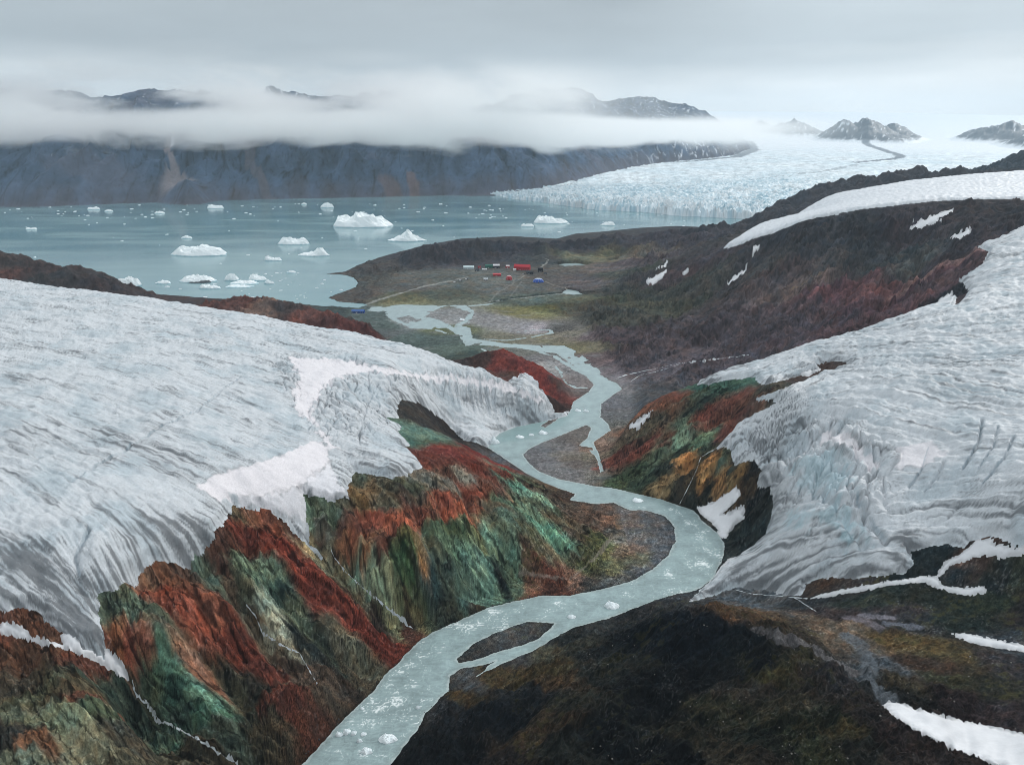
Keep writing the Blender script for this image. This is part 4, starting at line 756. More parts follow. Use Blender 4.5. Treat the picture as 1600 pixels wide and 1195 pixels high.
sl2([(395, 5500, 330), (390, 5200, 200), (420, 5000, 60), (455, 4950, 20)], 40, (98, 90, 92), .6)
sl2([(275, 5420, 340), (268, 5250, 250)], 11, (225, 225, 230), .9)
Mc = mix2(Mc, (205, 210, 218), sst(.80, .9, ridge(x2 / 90 + 8, y2 / 330, 3, 527)) * sst(.1, .4, m2) * sst(230, 330, Mh) * .6)
sn = sst(.62, .8, ridge(x2 / 120 + 5, y2 / 260, 4, 520) + .25 * m2) * sst(900, 2300, x2) * .9
Mc = mix2(Mc, (222, 226, 232), sn)
Mc = mix2(Mc, (222, 226, 232), sst(.7, .85, ridge(x2 / 200 + 2, y2 / 300, 4, 523)) * sst(560, 760, Mh) * .8)
M_mtn = ground_mat('mountain_rock', .95, .1, [(0.02, 8, .18, 6, (1, 1, 1))], .6)
emit('hills', x2, y2, Mh.astype(F), s2, M_mtn, Mc, kind='structure', label='dark mountains across the fjord with their tops in cloud')
print('far', time.time() - T0)
# ------------------------------------------------------------------ water
def water_mat(name, base, rough, wave, streak, attr=False, tint=None):
    m, nt, out = nodes(name); N = nt.nodes; L = nt.links
    b = N.new('ShaderNodeBsdfPrincipled'); b.inputs['Roughness'].default_value = rough; b.inputs['IOR'].default_value = 1.33
    tc = N.new('ShaderNodeTexCoord')
    if attr:
        a = N.new('ShaderNodeAttribute'); a.attribute_name = 'Col'; L.new(a.outputs['Color'], b.inputs['Base Color'])
    else:
        mp = N.new('ShaderNodeMapping'); mp.inputs['Scale'].default_value = (1, 3.2, 1); L.new(tc.outputs['Object'], mp.inputs[0])
        n = N.new('ShaderNodeTexNoise'); n.inputs['Scale'].default_value = streak; n.inputs['Detail'].default_value = 5; n.inputs['Distortion'].default_value = .4
        L.new(mp.outputs[0], n.inputs['Vector'])
        rp = N.new('ShaderNodeValToRGB'); e = rp.color_ramp.elements; e[0].position = .35; e[1].position = .68
        e[0].color = (*base, 1); e[1].color = (*tint, 1); L.new(n.outputs[0], rp.inputs[0]); L.new(rp.outputs[0], b.inputs['Base Color'])
        mr = N.new('ShaderNodeMapRange'); mr.inputs[1].default_value = .35; mr.inputs[2].default_value = .65; mr.inputs[3].default_value = rough * .8; mr.inputs[4].default_value = rough * 1.9
        L.new(n.outputs[0], mr.inputs[0]); L.new(mr.outputs[0], b.inputs['Roughness'])
    nrm = None
    for sc_, st, dist in wave:
        mp = N.new('ShaderNodeMapping'); mp.inputs['Scale'].default_value = st; L.new(tc.outputs['Object'], mp.inputs[0])
        n = N.new('ShaderNodeTexNoise'); n.inputs['Scale'].default_value = sc_; n.inputs['Detail'].default_value = 4; L.new(mp.outputs[0], n.inputs['Vector'])
        bp = N.new('ShaderNodeBump'); bp.inputs['Distance'].default_value = dist; bp.inputs['Strength'].default_value = 1; L.new(n.outputs[0], bp.inputs['Height'])
        if nrm: L.new(nrm, bp.inputs['Normal'])
        nrm = bp.outputs[0]
    L.new(nrm, b.inputs['Normal']); L.new(b.outputs[0], out.inputs[0]); return m
M_lake = water_mat('fjord_water', (.13, .26, .30), .10, [(.12, (1, 1, 1), .22), (.7, (1, 1, 1), .05)], .0016, tint=(.20, .33, .35))
lv = []; lf = []
xs = np.array([-20000, 20000]); ys = np.array([700, 30000])
mesh_np('lake', np.array([[-20000, 700, -.03], [20000, 700, -.03], [20000, 9000, -.03], [-20000, 9000, -.03]]), np.array([[0, 1, 2, 3]]), M_lake, kind='structure', smooth=False)
M_river = water_mat('river_water', (0, 0, 0), .16, [(.25, (1, 1, 1), .5), (1.3, (1, 1, 1), .22)], 1, attr=True)
wet = (Wd > -3) & (sdf(X, Y, lake, 30) < -8) & ((Y < 2300) | ((X > 100) & (Y < 2800)))
rb = np.zeros(X.shape, F)
RAP = [('570 1095,640 1090,665 1075,660 1120,600 1125,560 1110', .8), ('600 1050,660 1000,690 1010,640 1080,600 1085', .5), ('690 975,780 950,800 985,720 990', .6), ('800 945,900 945,900 965,800 975', .3), ('500 1140,600 1120,640 1150,600 1180,500 1180', .15),
       ('1050 785,1110 810,1120 850,1060 830', .4), ('1080 850,1130 850,1125 900,1070 910', .55), ('1040 890,1080 900,1060 930,1000 930', .25), ('890 800,1000 790,1060 810,1040 800,930 790', .25), ('960 915,1010 905,1010 935,960 940', .3)]
for px, a in RAP: rb = np.maximum(rb, a * sst(-10, 6, sdf(X, Y, poly0(S(px)), 20)))
wv_ = ridge(X / 7 + fbm(X / 9, Y / 9, 2, 540) * 1.2, Y / 3.2, 3, 541); wv2 = fbm(X / 16, Y / 16, 4, 545)
foam = sst(.56, .76, wv_ * .62 + wv2 * .5 + rb * .30) * sst(0, .12, rb)
foam = np.maximum(foam, sst(2.2, .4, Wd + fbm(X / 4, Y / 4, 3, 548) * 2.5) * .22 * (R_ < 1200))
deep = fbm(X / 40, Y / 40, 3, 550)
WC = lin((146, 165, 166)).astype(F) * (1 + .14 * deep + .30 * wv2 + .34 * (wv_ - .5) * sst(1200, 500, R_))[..., None]
shal = (sst(7, 0, Wd) * .28)[..., None]; WC = WC * (1 - shal) + lin((118, 126, 120)).astype(F) * shal
tl = (sst(700, 1300, Y) * .35)[..., None]; WC = WC * (1 - tl) + lin((168, 184, 186)).astype(F) * tl
tq = (sst(-12, 10, sdf(X, Y, poly0(S('800 665,885 648,900 640,880 665,820 685,790 690,770 690')), 30)) * .5)[..., None]; WC = WC * (1 - tq) + lin((112, 145, 145)).astype(F) * tq
WC = WC * (1 - foam[..., None]) + lin((225, 232, 232)).astype(F) * foam[..., None]
Hw = (0.0 + ((wv2 + 1) * .10 + .2 * foam) * sst(0, 4, Wd)).astype(F)
VW = np.stack([X, Y, Hw], -1).reshape(-1, 3)
wq = wet[:-1, :-1] | wet[1:, :-1] | wet[1:, 1:] | wet[:-1, 1:]
q = fq[wq]; u, inv = np.unique(q.ravel(), return_inverse=True)
mesh_np('river', VW[u], inv.reshape(-1, 4), M_river, WC.reshape(-1, 3)[u], kind='structure')
print('water', time.time() - T0)
# ------------------------------------------------------------------ things
from mathutils import Vector, noise as mn
rnd = random.Random(5)
def gh(x, y): return float(sample(H, np.array([x]), np.array([y]))[0])
def ground_at(u, v):
    x, y, z = hits([(u, v)])[0]; return x, y, gh(x, y)
def mesh_py(name, verts, faces, mat, parent=None, smooth=False):
    me = bpy.data.meshes.new(name); me.from_pydata([tuple(map(float, p)) for p in verts], [], faces); me.materials.append(mat)
    if smooth:
        for p in me.polygons: p.use_smooth = True
    o = bpy.data.objects.new(name, me); col.objects.link(o)
    if parent: o.parent = parent
    return o
def empty(name, loc, rz, label, cat, group=None):
    o = bpy.data.objects.new(name, None); col.objects.link(o); o.location = loc; o.rotation_euler = (0, 0, rz)
    o.empty_display_size = 1; return tag(o, label, cat, group)
# --- ice
def berg_mat():
    m, nt, out = nodes('berg_ice'); N = nt.nodes; L = nt.links
    b = N.new('ShaderNodeBsdfPrincipled'); b.inputs['Roughness'].default_value = .5
    tc = N.new('ShaderNodeTexCoord'); sp_ = N.new('ShaderNodeSeparateXYZ'); L.new(tc.outputs['Object'], sp_.inputs[0])
    n = N.new('ShaderNodeTexNoise'); n.inputs['Scale'].default_value = .12; n.inputs['Detail'].default_value = 6; L.new(tc.outputs['Object'], n.inputs['Vector'])
    ad = N.new('ShaderNodeMath'); ad.operation = 'MULTIPLY_ADD'; ad.inputs[1].default_value = 9; L.new(n.outputs[0], ad.inputs[0]); L.new(sp_.outputs['Z'], ad.inputs[2])
    rp = N.new('ShaderNodeValToRGB'); e = rp.color_ramp.elements; e[0].position = .25; e[0].color = (.32, .55, .62, 1); e[1].position = .62; e[1].color = (.90, .95, .96, 1)
    mr = N.new('ShaderNodeMapRange'); mr.inputs[1].default_value = 0; mr.inputs[2].default_value = 14; L.new(ad.outputs[0], mr.inputs[0]); L.new(mr.outputs[0], rp.inputs[0])
    L.new(rp.outputs[0], b.inputs['Base Color'])
    bp = N.new('ShaderNodeBump'); bp.inputs['Distance'].default_value = 1.2; L.new(n.outputs[0], bp.inputs['Height']); L.new(bp.outputs[0], b.inputs['Normal'])
    L.new(b.outputs[0], out.inputs[0]); return m
M_berg = berg_mat(); M_floe = flat_mat('floe_ice', (.86, .92, .94), .5, .4); M_dirty = flat_mat('dirty_ice', (.06, .07, .08), .8)
def berg_mesh(wd, dp, prof, hh, seed, n=30):
    """an ice block: an irregular outline, a skyline that follows the profile, steep broken sides, closed below water"""
    na, nr = 40, 9; V = []; Fc = []
    def out_r(a): return 1 + .22 * mn.noise(Vector((math.cos(a) * 1.6, math.sin(a) * 1.6, seed))) + .1 * mn.noise(Vector((math.cos(a) * 5, math.sin(a) * 5, seed + 9)))
    for j in range(nr + 1):
        f = j / nr
        for i in range(na):
            a = 2 * math.pi * i / na; r = out_r(a) * f
            x, y = math.cos(a) * r, math.sin(a) * r
            q = min(max((x + 1) / 2, 0), 1) * (len(prof) - 1); k = min(int(q), len(prof) - 2); p = prof[k] + (prof[k + 1] - prof[k]) * (q - k)
            ed = min(1, (1 - f) * 3.2 + .0) ** .45 if f < 1 else 0
            z = hh * p * (ed * (1 - .35 * max(0, -y)) ) * (1 + .5 * mn.noise(Vector((x * 3.5, y * 3.5, seed))) + .6 * abs(mn.noise(Vector((x * 6, y * 6, seed + 3)))) - .15)
            if f >= 1: z = hh * .10 * (1 + mn.noise(Vector((x * 4, y * 4, seed))))
            V.append((x * wd / 2, y * dp / 2, z))
    for i in range(na): a = V[nr * na + i]; V.append((a[0] * 1.01, a[1] * 1.01, -1.5))
    for j in range(nr + 1):
        for i in range(na):
            i2 = (i + 1) % na; Fc.append((j * na + i, (j + 1) * na + i, (j + 1) * na + i2, j * na + i2))
    Fc.append(tuple((nr + 1) * na + i for i in reversed(range(na))))
    return V, Fc
def berg(u0, u1, v, hpx, prof, label, mat=None, name='iceberg', cat='iceberg', deep=.45, rz=0, group='icebergs drifting in the fjord'):
    p = Pz((u0 + u1) / 2, v, 0); t = math.hypot(p[1], CH); wd = (u1 - u0) * t / FPX; hh = hpx * t / FPX
    V, Fc = berg_mesh(wd, wd * deep, prof, hh, u0 * .37 + v)
    o = mesh_py(name, V, Fc, mat or M_berg, smooth=False); o.location = (p[0], p[1] + wd * deep / 2, 0); o.rotation_euler = (0, 0, rz)
    tag(o, label, cat, group); return o
berg(515, 610, 356, 18, (.75, 1, .85, .6, .95, .95, .9, .75, .65, .5, .35), 'largest iceberg, white with a high left shoulder and a long sloping right side')
berg(260, 348, 401, 12, (.6, .7, 1, .85, .7, .95, .9, .8, .85, .75, .6), 'long lumpy white iceberg in the left part of the fjord')
berg(432, 480, 383, 10, (.7, .95, 1, .8, .6, .7, .85, .8), 'low two-humped white iceberg left of the largest one')
berg(464, 513, 401, 12, (.25, .3, .35, .4, .5, .9, 1, .6, .3), 'flat white iceberg with one pointed hump at its right end')
berg(412, 438, 408, 7, (.9, 1, .5, .45, .6, .5), 'small white iceberg left of the one with the pointed hump')
berg(603, 663, 378, 15, (.1, .2, .3, .5, .8, 1, .6, .45, .3, .1), 'white iceberg shaped like a low pyramid right of the largest one')
berg(172, 218, 448, 12, (.4, .6, .8, .8, .95, .9, .6), 'blue-white iceberg beside the brown headland on the left')
berg(349, 371, 439, 9, (.6, 1, .9, .5), 'small rounded white iceberg at the back of the near ice cluster')
berg(387, 415, 439, 9, (.9, 1, .6, .6, .5), 'bluish iceberg with a raised left corner in the near ice cluster')
berg(355, 399, 445, 4, (.5, .8, 1, .9, .5), 'flat white ice slab in the middle of the near ice cluster')
berg(348, 392, 450, 3, (.5, 1, .6, .7, .5), 'thin flat ice slab in front of the near ice cluster')
d_ = berg(275, 331, 442, 8, (.3, .8, 1, .9, 1, .8, .4), 'grey-white iceberg with a dark dirt band along its base')
p_ = Pz(305, 443, 0); wd_ = 42 * math.hypot(p_[1], CH) / FPX; V_, F_ = berg_mesh(wd_, wd_ * .4, (.5, .8, .7, 1, .6), 6.5, 77)
o_ = mesh_py('dirt_band', V_, F_, M_dirty); o_.parent = d_; o_.location = (12, -wd_ * .16, 0)
berg(308, 341, 452, 6, (.8, 1, .7, .6, .6), 'white ice slab in front of the dirt-banded iceberg')
berg(240, 265, 444, 4, (.4, .9, 1, .7), 'low white floe left of the dirt-banded iceberg')
berg(412, 428, 444, 5, (.7, 1, .7, .5), 'small blue-white floe right of the near ice cluster')
berg(833, 887, 350, 10, (.6, 1, 1, .85, .7, .6, .6, .55), 'white iceberg in front of the calving glacier, high at its left end')
berg(814, 834, 355, 6, (1, .6, .6, .7), 'small white iceberg touching the left side of the one before the glacier')
berg(940, 963, 353, 5, (.6, .9, 1, .7), 'flat white iceberg nearest the glacier cliff on the right')
berg(322, 348, 326, 5, (.7, 1, .6, .8, .9), 'white iceberg off the scree fan on the far shore')
berg(499, 521, 325, 6, (.6, .8, 1, .8, .7), 'round white iceberg near the far shore, behind the largest one')
berg(470, 479, 320, 2.5, (.5, 1, .6), 'tiny iceberg left of the round one near the far shore')
berg(136, 154, 328, 4, (.9, .6, .9, .8), 'two-peaked white iceberg at the far shore on the left')
berg(162, 175, 331, 2.5, (.7, 1, .8), 'small flat iceberg just right of the two-peaked one')
berg(38, 55, 359, 3.5, (.8, .5, .9), 'pair-like little iceberg alone in the left fjord')
berg(281, 299, 373, 4, (.4, 1, .5), 'faint small floe above the long lumpy iceberg')
berg(239, 256, 334, 3, (.6, 1, .8), 'thin flat floe near the far shore, left of the scree fan')
berg(447, 462, 427, 3, (.5, 1, .6), 'small flat floe between the near ice cluster and the headland')
# drifting brash, each piece its own
protos = [berg_mesh(1, .55, pr, .16, 30 + k) for k, pr in enumerate([(.5, 1, .6), (.9, .5, .8), (.4, .8, 1)])]
pm = []
for V, Fc in protos:
    me = bpy.data.meshes.new('ice_floe'); me.from_pydata(V, [], Fc); me.materials.append(M_floe); pm.append(me)
spots = []
def spr(n, ua, ub, va, vb, s0, s1, pw=1.0):
    for _ in range(n): spots.append((rnd.uniform(ua, ub), va + (vb - va) * rnd.random() ** pw, rnd.uniform(s0, s1)))
spr(105, 5, 800, 319, 342, 1.5, 6, 1.4); spr(34, 540, 1120, 326, 375, 2, 5.5); spr(34, 400, 560, 425, 468, 1.8, 6); spr(22, 0, 620, 342, 420, 2, 6); spr(12, 240, 420, 440, 466, 3, 8); spr(22, 780, 1000, 322, 338, 1.5, 4)
LK = np.array(lake)
def inpoly(x, y, P):
    c = False; n = len(P)
    for i in range(n):
        ax, ay = P[i][0], P[i][1]; bx, by = P[(i + 1) % n][0], P[(i + 1) % n][1]
        if (ay > y) != (by > y) and x < (bx - ax) * (y - ay) / (by - ay) + ax: c = not c
    return c
nfl = 0
for u, v, s in spots:
    x, y, z = Pz(u, v, 0)
    if not inpoly(x, y, LK) or gh(x, y) > -.5: continue
    if u > 800 and v < 325 + (u - 800) * .045: continue
    w = s * math.hypot(y, CH) / FPX
    o = bpy.data.objects.new('ice_floe', pm[nfl % 3]); col.objects.link(o); o.location = (x, y, 0); o.rotation_euler = (0, 0, rnd.uniform(-.5, .5)); o.scale = (w, w, w * rnd.uniform(.6, 1.1))
    tag(o, 'small white ice floe drifting on the fjord', 'ice floe', 'small ice floes on the fjord'); nfl += 1
# ice carried by the river
def rchunk(u, v, s, h, label, rz=0., name='ice_block', z=0.):
    x, y, _ = Pz(u, v, z); w = s * math.hypot(y, CH) / FPX
    V, Fc = berg_mesh(w, w * .7, (rnd.uniform(.5, 1), 1, rnd.uniform(.3, .9), rnd.uniform(.4, 1)), h, u)
    o = mesh_py(name, V, Fc, M_floe); o.location = (x, y, z); o.rotation_euler = (0, 0, rz); tag(o, label, 'ice block', 'ice blocks in the river')
rchunk(773, 692, 15, 9, 'large white ice block at the foot of the left ice cliff', name='ice_block')
rchunk(813, 683, 13, 2.5, 'white ice block just right of the ice cliff foot'); rchunk(830, 680, 8, 2, 'small ice block between two larger ones below the ice cliff'); rchunk(849, 677, 14, 4, 'bluish ice block in the still water below the ice cliff')
rchunk(903, 642, 10, 3, 'left block of the ice pair in the river bend below the red ridge'); rchunk(916, 643, 8, 3, 'right block of the ice pair in the river bend below the red ridge')
rchunk(722, 500, 9, 3, 'pale ice block stranded in the upper river beside the gravel bar')
rchunk(996, 782, 17, 2.5, 'flat white ice floe near the dark cliff at the river bend'); rchunk(956, 947, 22, 3.5, 'flat white ice floe in the middle of the lower river bend'); rchunk(893, 964, 12, 2, 'small ice floe left of the flat one in the lower bend')
rchunk(530, 1148, 11, 2.4, 'left ice lump of the cluster at the bottom of the picture', .3); rchunk(542, 1144, 12, 3, 'upright ice lump in the middle of the cluster at the bottom', 1.); rchunk(553, 1146, 9, 2.2, 'tilted ice slab right of the upright lump in the bottom cluster', .7)
rchunk(568, 1147, 9, 1.2, 'thin ice blade trailing to the right of the bottom cluster', .4); rchunk(562, 1158, 8, 2, 'ice lump below the thin blade in the bottom cluster'); rchunk(606, 1155, 24, 3, 'large broken ice slab near the right bank at the bottom'); rchunk(573, 1174, 16, 2.6, 'lowest ice block in the river, near the bottom edge'); rchunk(566, 1107, 6, 1.5, 'tiny ice lump at the left bank above the bottom cluster'); rchunk(653, 1106, 7, 2, 'ice lump at the right bank beside the rapids')
# --- buildings of the settlement
PAINT = {}
def paint(n, c, r=.6):
    if n not in PAINT: PAINT[n] = flat_mat('paint_' + n, tuple(float(q) for q in lin(c)), r)
    return PAINT[n]
def box(V, Fc, x0, x1, y0, y1, z0, z1):
    b = len(V); V += [(x, y, z) for z in (z0, z1) for y in (y0, y1) for x in (x0, x1)]
    Fc += [tuple(b + i for i in f) for f in ((0, 2, 3, 1), (4, 5, 7, 6), (0, 1, 5, 4), (2, 6, 7, 3), (0, 4, 6, 2), (1, 3, 7, 5))]
def part(name, parent, mat, boxes):
    V, Fc = [], []
    for b in boxes: box(V, Fc, *b)
    return mesh_py(name, V, Fc, mat, parent)
def house(u, v, L_, D_, h, rh, wall, roof, rz, label, cat='building', name='house', trim=(225, 225, 225), chim=True):
    x, y, z = ground_at(u, v); h *= 1.3; rh *= 1.3
    e = empty(name, (x, y, z - .2), rz, label, cat, 'buildings of the settlement')
    wm, rm, tm, gm2 = paint('%d_%d_%d' % wall, wall), paint('%d_%d_%d' % roof, roof), paint('%d_%d_%d' % trim, trim), paint('glass', (28, 34, 40), .2)
    a, b = L_ / 2, D_ / 2
    V = [(-a, -b, 0), (a, -b, 0), (a, b, 0), (-a, b, 0), (-a, -b, h), (a, -b, h), (a, b, h), (-a, b, h), (-a, 0, h + rh), (a, 0, h + rh)]
    mesh_py('wall', V, [(0, 3, 2, 1), (0, 1, 5, 4), (2, 3, 7, 6), (1, 2, 6, 9, 5), (3, 0, 4, 8, 7), (4, 5, 9, 8), (6, 7, 8, 9)], wm, e)
    o = .5; k = rh / b
    R = [(-a - o, -b - o, h - k * o + .05), (a + o, -b - o, h - k * o + .05), (a + o, 0, h + rh + .05), (-a - o, 0, h + rh + .05), (a + o, b + o, h - k * o + .05), (-a - o, b + o, h - k * o + .05)]
    R2 = [(p[0], p[1], p[2] + .25) for p in R]
    rf = mesh_py('roof', R + R2, [(0, 3, 2, 1), (3, 5, 4, 2), (6, 7, 8, 9), (9, 8, 10, 11), (0, 1, 7, 6), (4, 5, 11, 10), (1, 2, 8, 7), (2, 4, 10, 8), (3, 0, 6, 9), (5, 3, 9, 11)], rm, e)
    if chim: part('chimney', rf, paint('chimney', (70, 68, 68)), [(a * .4, a * .4 + .9, -.5, .4, h + rh - .6, h + rh + 1.6)])
    part('door', e, tm, [(-.9 - a * .2, .9 - a * .2, -b - .12, -b + .05, .1, 2.6)])
    n = max(2, int(L_ / 6))
    for i in range(n):
        wx = -a + (i + .5) * L_ / n
        if abs(wx + a * .2) < 1.6: continue
        w = part('window', e, tm, [(wx - 1.0, wx + 1.0, -b - .10, -b + .02, 1.4, 3.0)])
        part('pane', w, gm2, [(wx - .8, wx + .8, -b - .14, -b - .06, 1.6, 2.8)])
    return e
house(732.5, 420, 33, 12, 5, 2.5, (190, 205, 208), (205, 222, 224), .02, 'long pale building with a white roof at the left end of the settlement')
house(749, 419.5, 9, 7, 4, 2, (150, 40, 45), (140, 45, 50), .1, 'tiny red hut between the pale and the green building')
house(746, 423.5, 12, 8, 3.5, 1.5, (45, 52, 62), (50, 56, 66), -.1, 'low dark shed in front of the tiny red hut')
house(757, 422, 15, 7, 3, 1.2, (195, 195, 195), (215, 218, 220), .05, 'low white shed in front of the green building')
house(764, 418.5, 24, 12, 6, 2.5, (35, 95, 80), (50, 105, 92), .02, 'green building left of the dark one with a white roof')
house(775.5, 419, 20, 13, 7, 3, (40, 40, 46), (225, 225, 228), .05, 'dark building with a bright white roof')
house(793, 418.5, 11, 9, 4.5, 2.5, (165, 45, 50), (215, 205, 205), .3, 'small red house with a pale roof beside the long red hall')
house(816, 421.5, 50, 17, 8, 5, (168, 32, 42), (185, 45, 55), -.25, 'long red hall, the largest building of the settlement')
house(804, 423, 9, 7, 3.5, 1.5, (215, 215, 215), (225, 225, 225), .1, 'small white shed at the left foot of the long red hall')
house(844, 424.5, 15, 13, 8.5, 1.5, (26, 28, 33), (36, 38, 44), .1, 'tall black box-like building right of the long red hall')
house(828, 428, 20, 8, 4.5, 2.0, (34, 38, 44), (46, 50, 56), -.3, 'long low black building in front of the long red hall')
house(852, 428.5, 9, 7, 3.5, 1.5, (44, 50, 56), (56, 62, 68), 0, 'small dark shed at the right end of the settlement')
house(776.5, 431, 24, 10, 4, 2, (170, 35, 42), (215, 85, 90), -.03, 'low red building on the second row, left of the red dome')
house(759, 438, 12, 8, 3.5, 2.0, (150, 156, 160), (190, 196, 200), .1, 'pale grey hut alone on the meadow below the settlement')
house(560, 488.5, 30, 10, 4, 2, (40, 75, 140), (70, 105, 165), -.1, 'low blue shed by the river mouth, far from the settlement')
def dome(u, v, rx, ry, h, c, c2, label, rz=0):
    x, y, z = ground_at(u, v); e = empty('dome_tent', (x, y, z - .2), rz, label, 'tent', 'buildings of the settlement')
    n, m = 24, 8; V = []; Fc = []
    for j in range(m + 1):
        a = math.pi / 2 * j / m; rr = math.cos(a) ** .8 if j < m else 0
        for i in range(n): b = 2 * math.pi * i / n; V.append((rx * rr * math.cos(b), ry * rr * math.sin(b), h * math.sin(a)))
    for j in range(m):
        for i in range(n): i2 = (i + 1) % n; Fc.append((j * n + i, j * n + i2, (j + 1) * n + i2, (j + 1) * n + i))
    mesh_py('canopy', V[:n * 6], [f for f in Fc if max(f) < n * 6], paint('%d_%d_%d' % c, c, .4), e, True)
    mesh_py('roof_cap', V[n * 5:], [tuple(q - n * 5 for q in f) for f in Fc if min(f) >= n * 5], paint('%d_%d_%d' % c2, c2, .4), e, True)
    part('door', e, paint('30_32_36', (30, 32, 36)), [(-1.2, 1.2, -ry * 1.03, -ry * .9, .1, 2.8)])
    for k in range(6):
        b = math.pi * k / 6; pts = []
        for j in range(13):
            a = math.pi * j / 12; rr = math.cos(a); s = 1 if rr >= 0 else -1; q = abs(rr) ** .8 * s
            pts.append((rx * q * math.cos(b) * 1.012, ry * q * math.sin(b) * 1.012, h * math.sin(a) * 1.012))
        V2 = []; F2 = []
        for p in pts: V2 += [(p[0] - .15 * math.sin(b), p[1] + .15 * math.cos(b), p[2]), (p[0] + .15 * math.sin(b), p[1] - .15 * math.cos(b), p[2]), (p[0] * 1.015, p[1] * 1.015, p[2] * 1.015 + .05)]
        for j in range(12):
            for k2 in range(3): F2.append((j * 3 + k2, j * 3 + (k2 + 1) % 3, j * 3 + 3 + (k2 + 1) % 3, j * 3 + 3 + k2))
        mesh_py('rib', V2, F2, paint('200_200_200', (200, 200, 200)), e)
dome(795.5, 437, 9.5, 9.5, 13, (170, 28, 36), (225, 175, 178), 'tall round red tent in the middle of the settlement')
dome(841, 441, 16, 12, 12, (48, 88, 175), (190, 208, 232), 'wide blue dome tent with a pale top at the lower right of the settlement')
def truck(u, v, rz, c, label):
    x, y, z = ground_at(u, v); e = empty('truck', (x, y, z - .05), rz, label, 'vehicle', 'vehicles of the settlement')
    part('cargo_box', e, paint('%d_%d_%d' % c, c), [(-4.2, 1.4, -1.3, 1.3, 1.0, 3.4)]); cb = part('cab', e, paint('60_66_72', (60, 66, 72)), [(1.6, 3.6, -1.2, 1.2, .9, 3.0)])
    part('windscreen', cb, paint('glass', (28, 34, 40)), [(3.58, 3.66, -1.0, 1.0, 1.9, 2.8)])
    for wx in (-3, 2.6):
        for wy in (-1.2, 1.2):
            V = []; Fc = []; n = 14
            for s in (-.22, .22): V += [(wx + .55 * math.cos(2 * math.pi * i / n), wy + s, .55 + .55 * math.sin(2 * math.pi * i / n)) for i in range(n)]
            Fc = [(i, (i + 1) % n, n + (i + 1) % n, n + i) for i in range(n)] + [tuple(reversed(range(n))), tuple(range(n, 2 * n))]
            mesh_py('wheel', V, Fc, paint('tyre', (25, 25, 26)), e)
truck(729, 437, .4, (225, 225, 228), 'white truck parked on the track west of the settlement'); truck(711, 442, .35, (215, 215, 215), 'pale truck on the gravel road, left of the white truck'); truck(720, 439, .4, (200, 202, 205), 'light grey truck between the other two on the gravel road'); truck(818, 429, 0, (170, 170, 172), 'grey truck in front of the long red hall')
# --- streams of melt water: narrow broken ribbons lying in their gullies
M_foam = flat_mat('white_water', tuple(float(q) for q in lin((205, 212, 216))), .35, .5)
def stream(px, w, label, sd):
    P = np.array(hits(dens_open(S(px), 3)))[:, :2]; n = len(P); V = []; Fc = []
    jit = np.stack([fbm(np.arange(n) / 3.0, np.full(n, sd * 1.0), 2, sd), fbm(np.arange(n) / 3.0, np.full(n, sd + 5.0), 2, sd + 1)], -1) * w * .6
    P = P + jit; T = np.gradient(P, axis=0); T /= np.hypot(T[:, 0], T[:, 1])[:, None] + 1e-6
    ww = w * np.clip(.55 + 1.5 * fbm(np.arange(n) / 2.0, np.full(n, sd + 2.0), 3, sd + 3), .05, 1.6)
    for i in range(n):
        nx, ny = -T[i, 1], T[i, 0]
        for s in (-1, 0, 1):
            x = P[i, 0] + nx * ww[i] * s * .5; y = P[i, 1] + ny * ww[i] * s * .5
            V.append((x, y, max(gh(x, y), 0) + (.28 if s == 0 else .12)))
    for i in range(n - 1): Fc += [(3 * i, 3 * i + 3, 3 * i + 4, 3 * i + 1), (3 * i + 1, 3 * i + 4, 3 * i + 5, 3 * i + 2)]
    tag(mesh_py('stream', V, Fc, M_foam, smooth=True), label, kind='structure')
for k, (px, w, lb) in enumerate([('207 1062,213 1085,235 1105,243 1122,262 1130,300 1150,340 1175,372 1192', 1.5, 'white stream below the snow tongue'), ('515 852,522 870,540 893,560 912,600 945,645 982', .9, 'thin stream between the two striped hills'),
     ('385 945,398 960,410 988,440 1008,468 1020,482 1045,496 1068', .8, 'thin stream on the striped hill'), ('1119 700,1095 714,1088 735,1076 760,1062 787', .8, 'waterfall down the dark cliff'),
     ('965 590,990 583,1020 577,1060 568,1110 562,1170 555', 2.6, 'white stream crossing the grey valley floor'), ('985 596,1000 586,1030 580,1060 570', 1.6, 'second strand of the valley stream'),
     ('1150 922,1180 928,1220 931,1262 935', 1.0, 'melt water below the right glacier'), ('1240 932,1255 942,1275 955', .9, 'melt water strand on the gravel')]):
    stream(px, w, lb, 600 + k * 7)
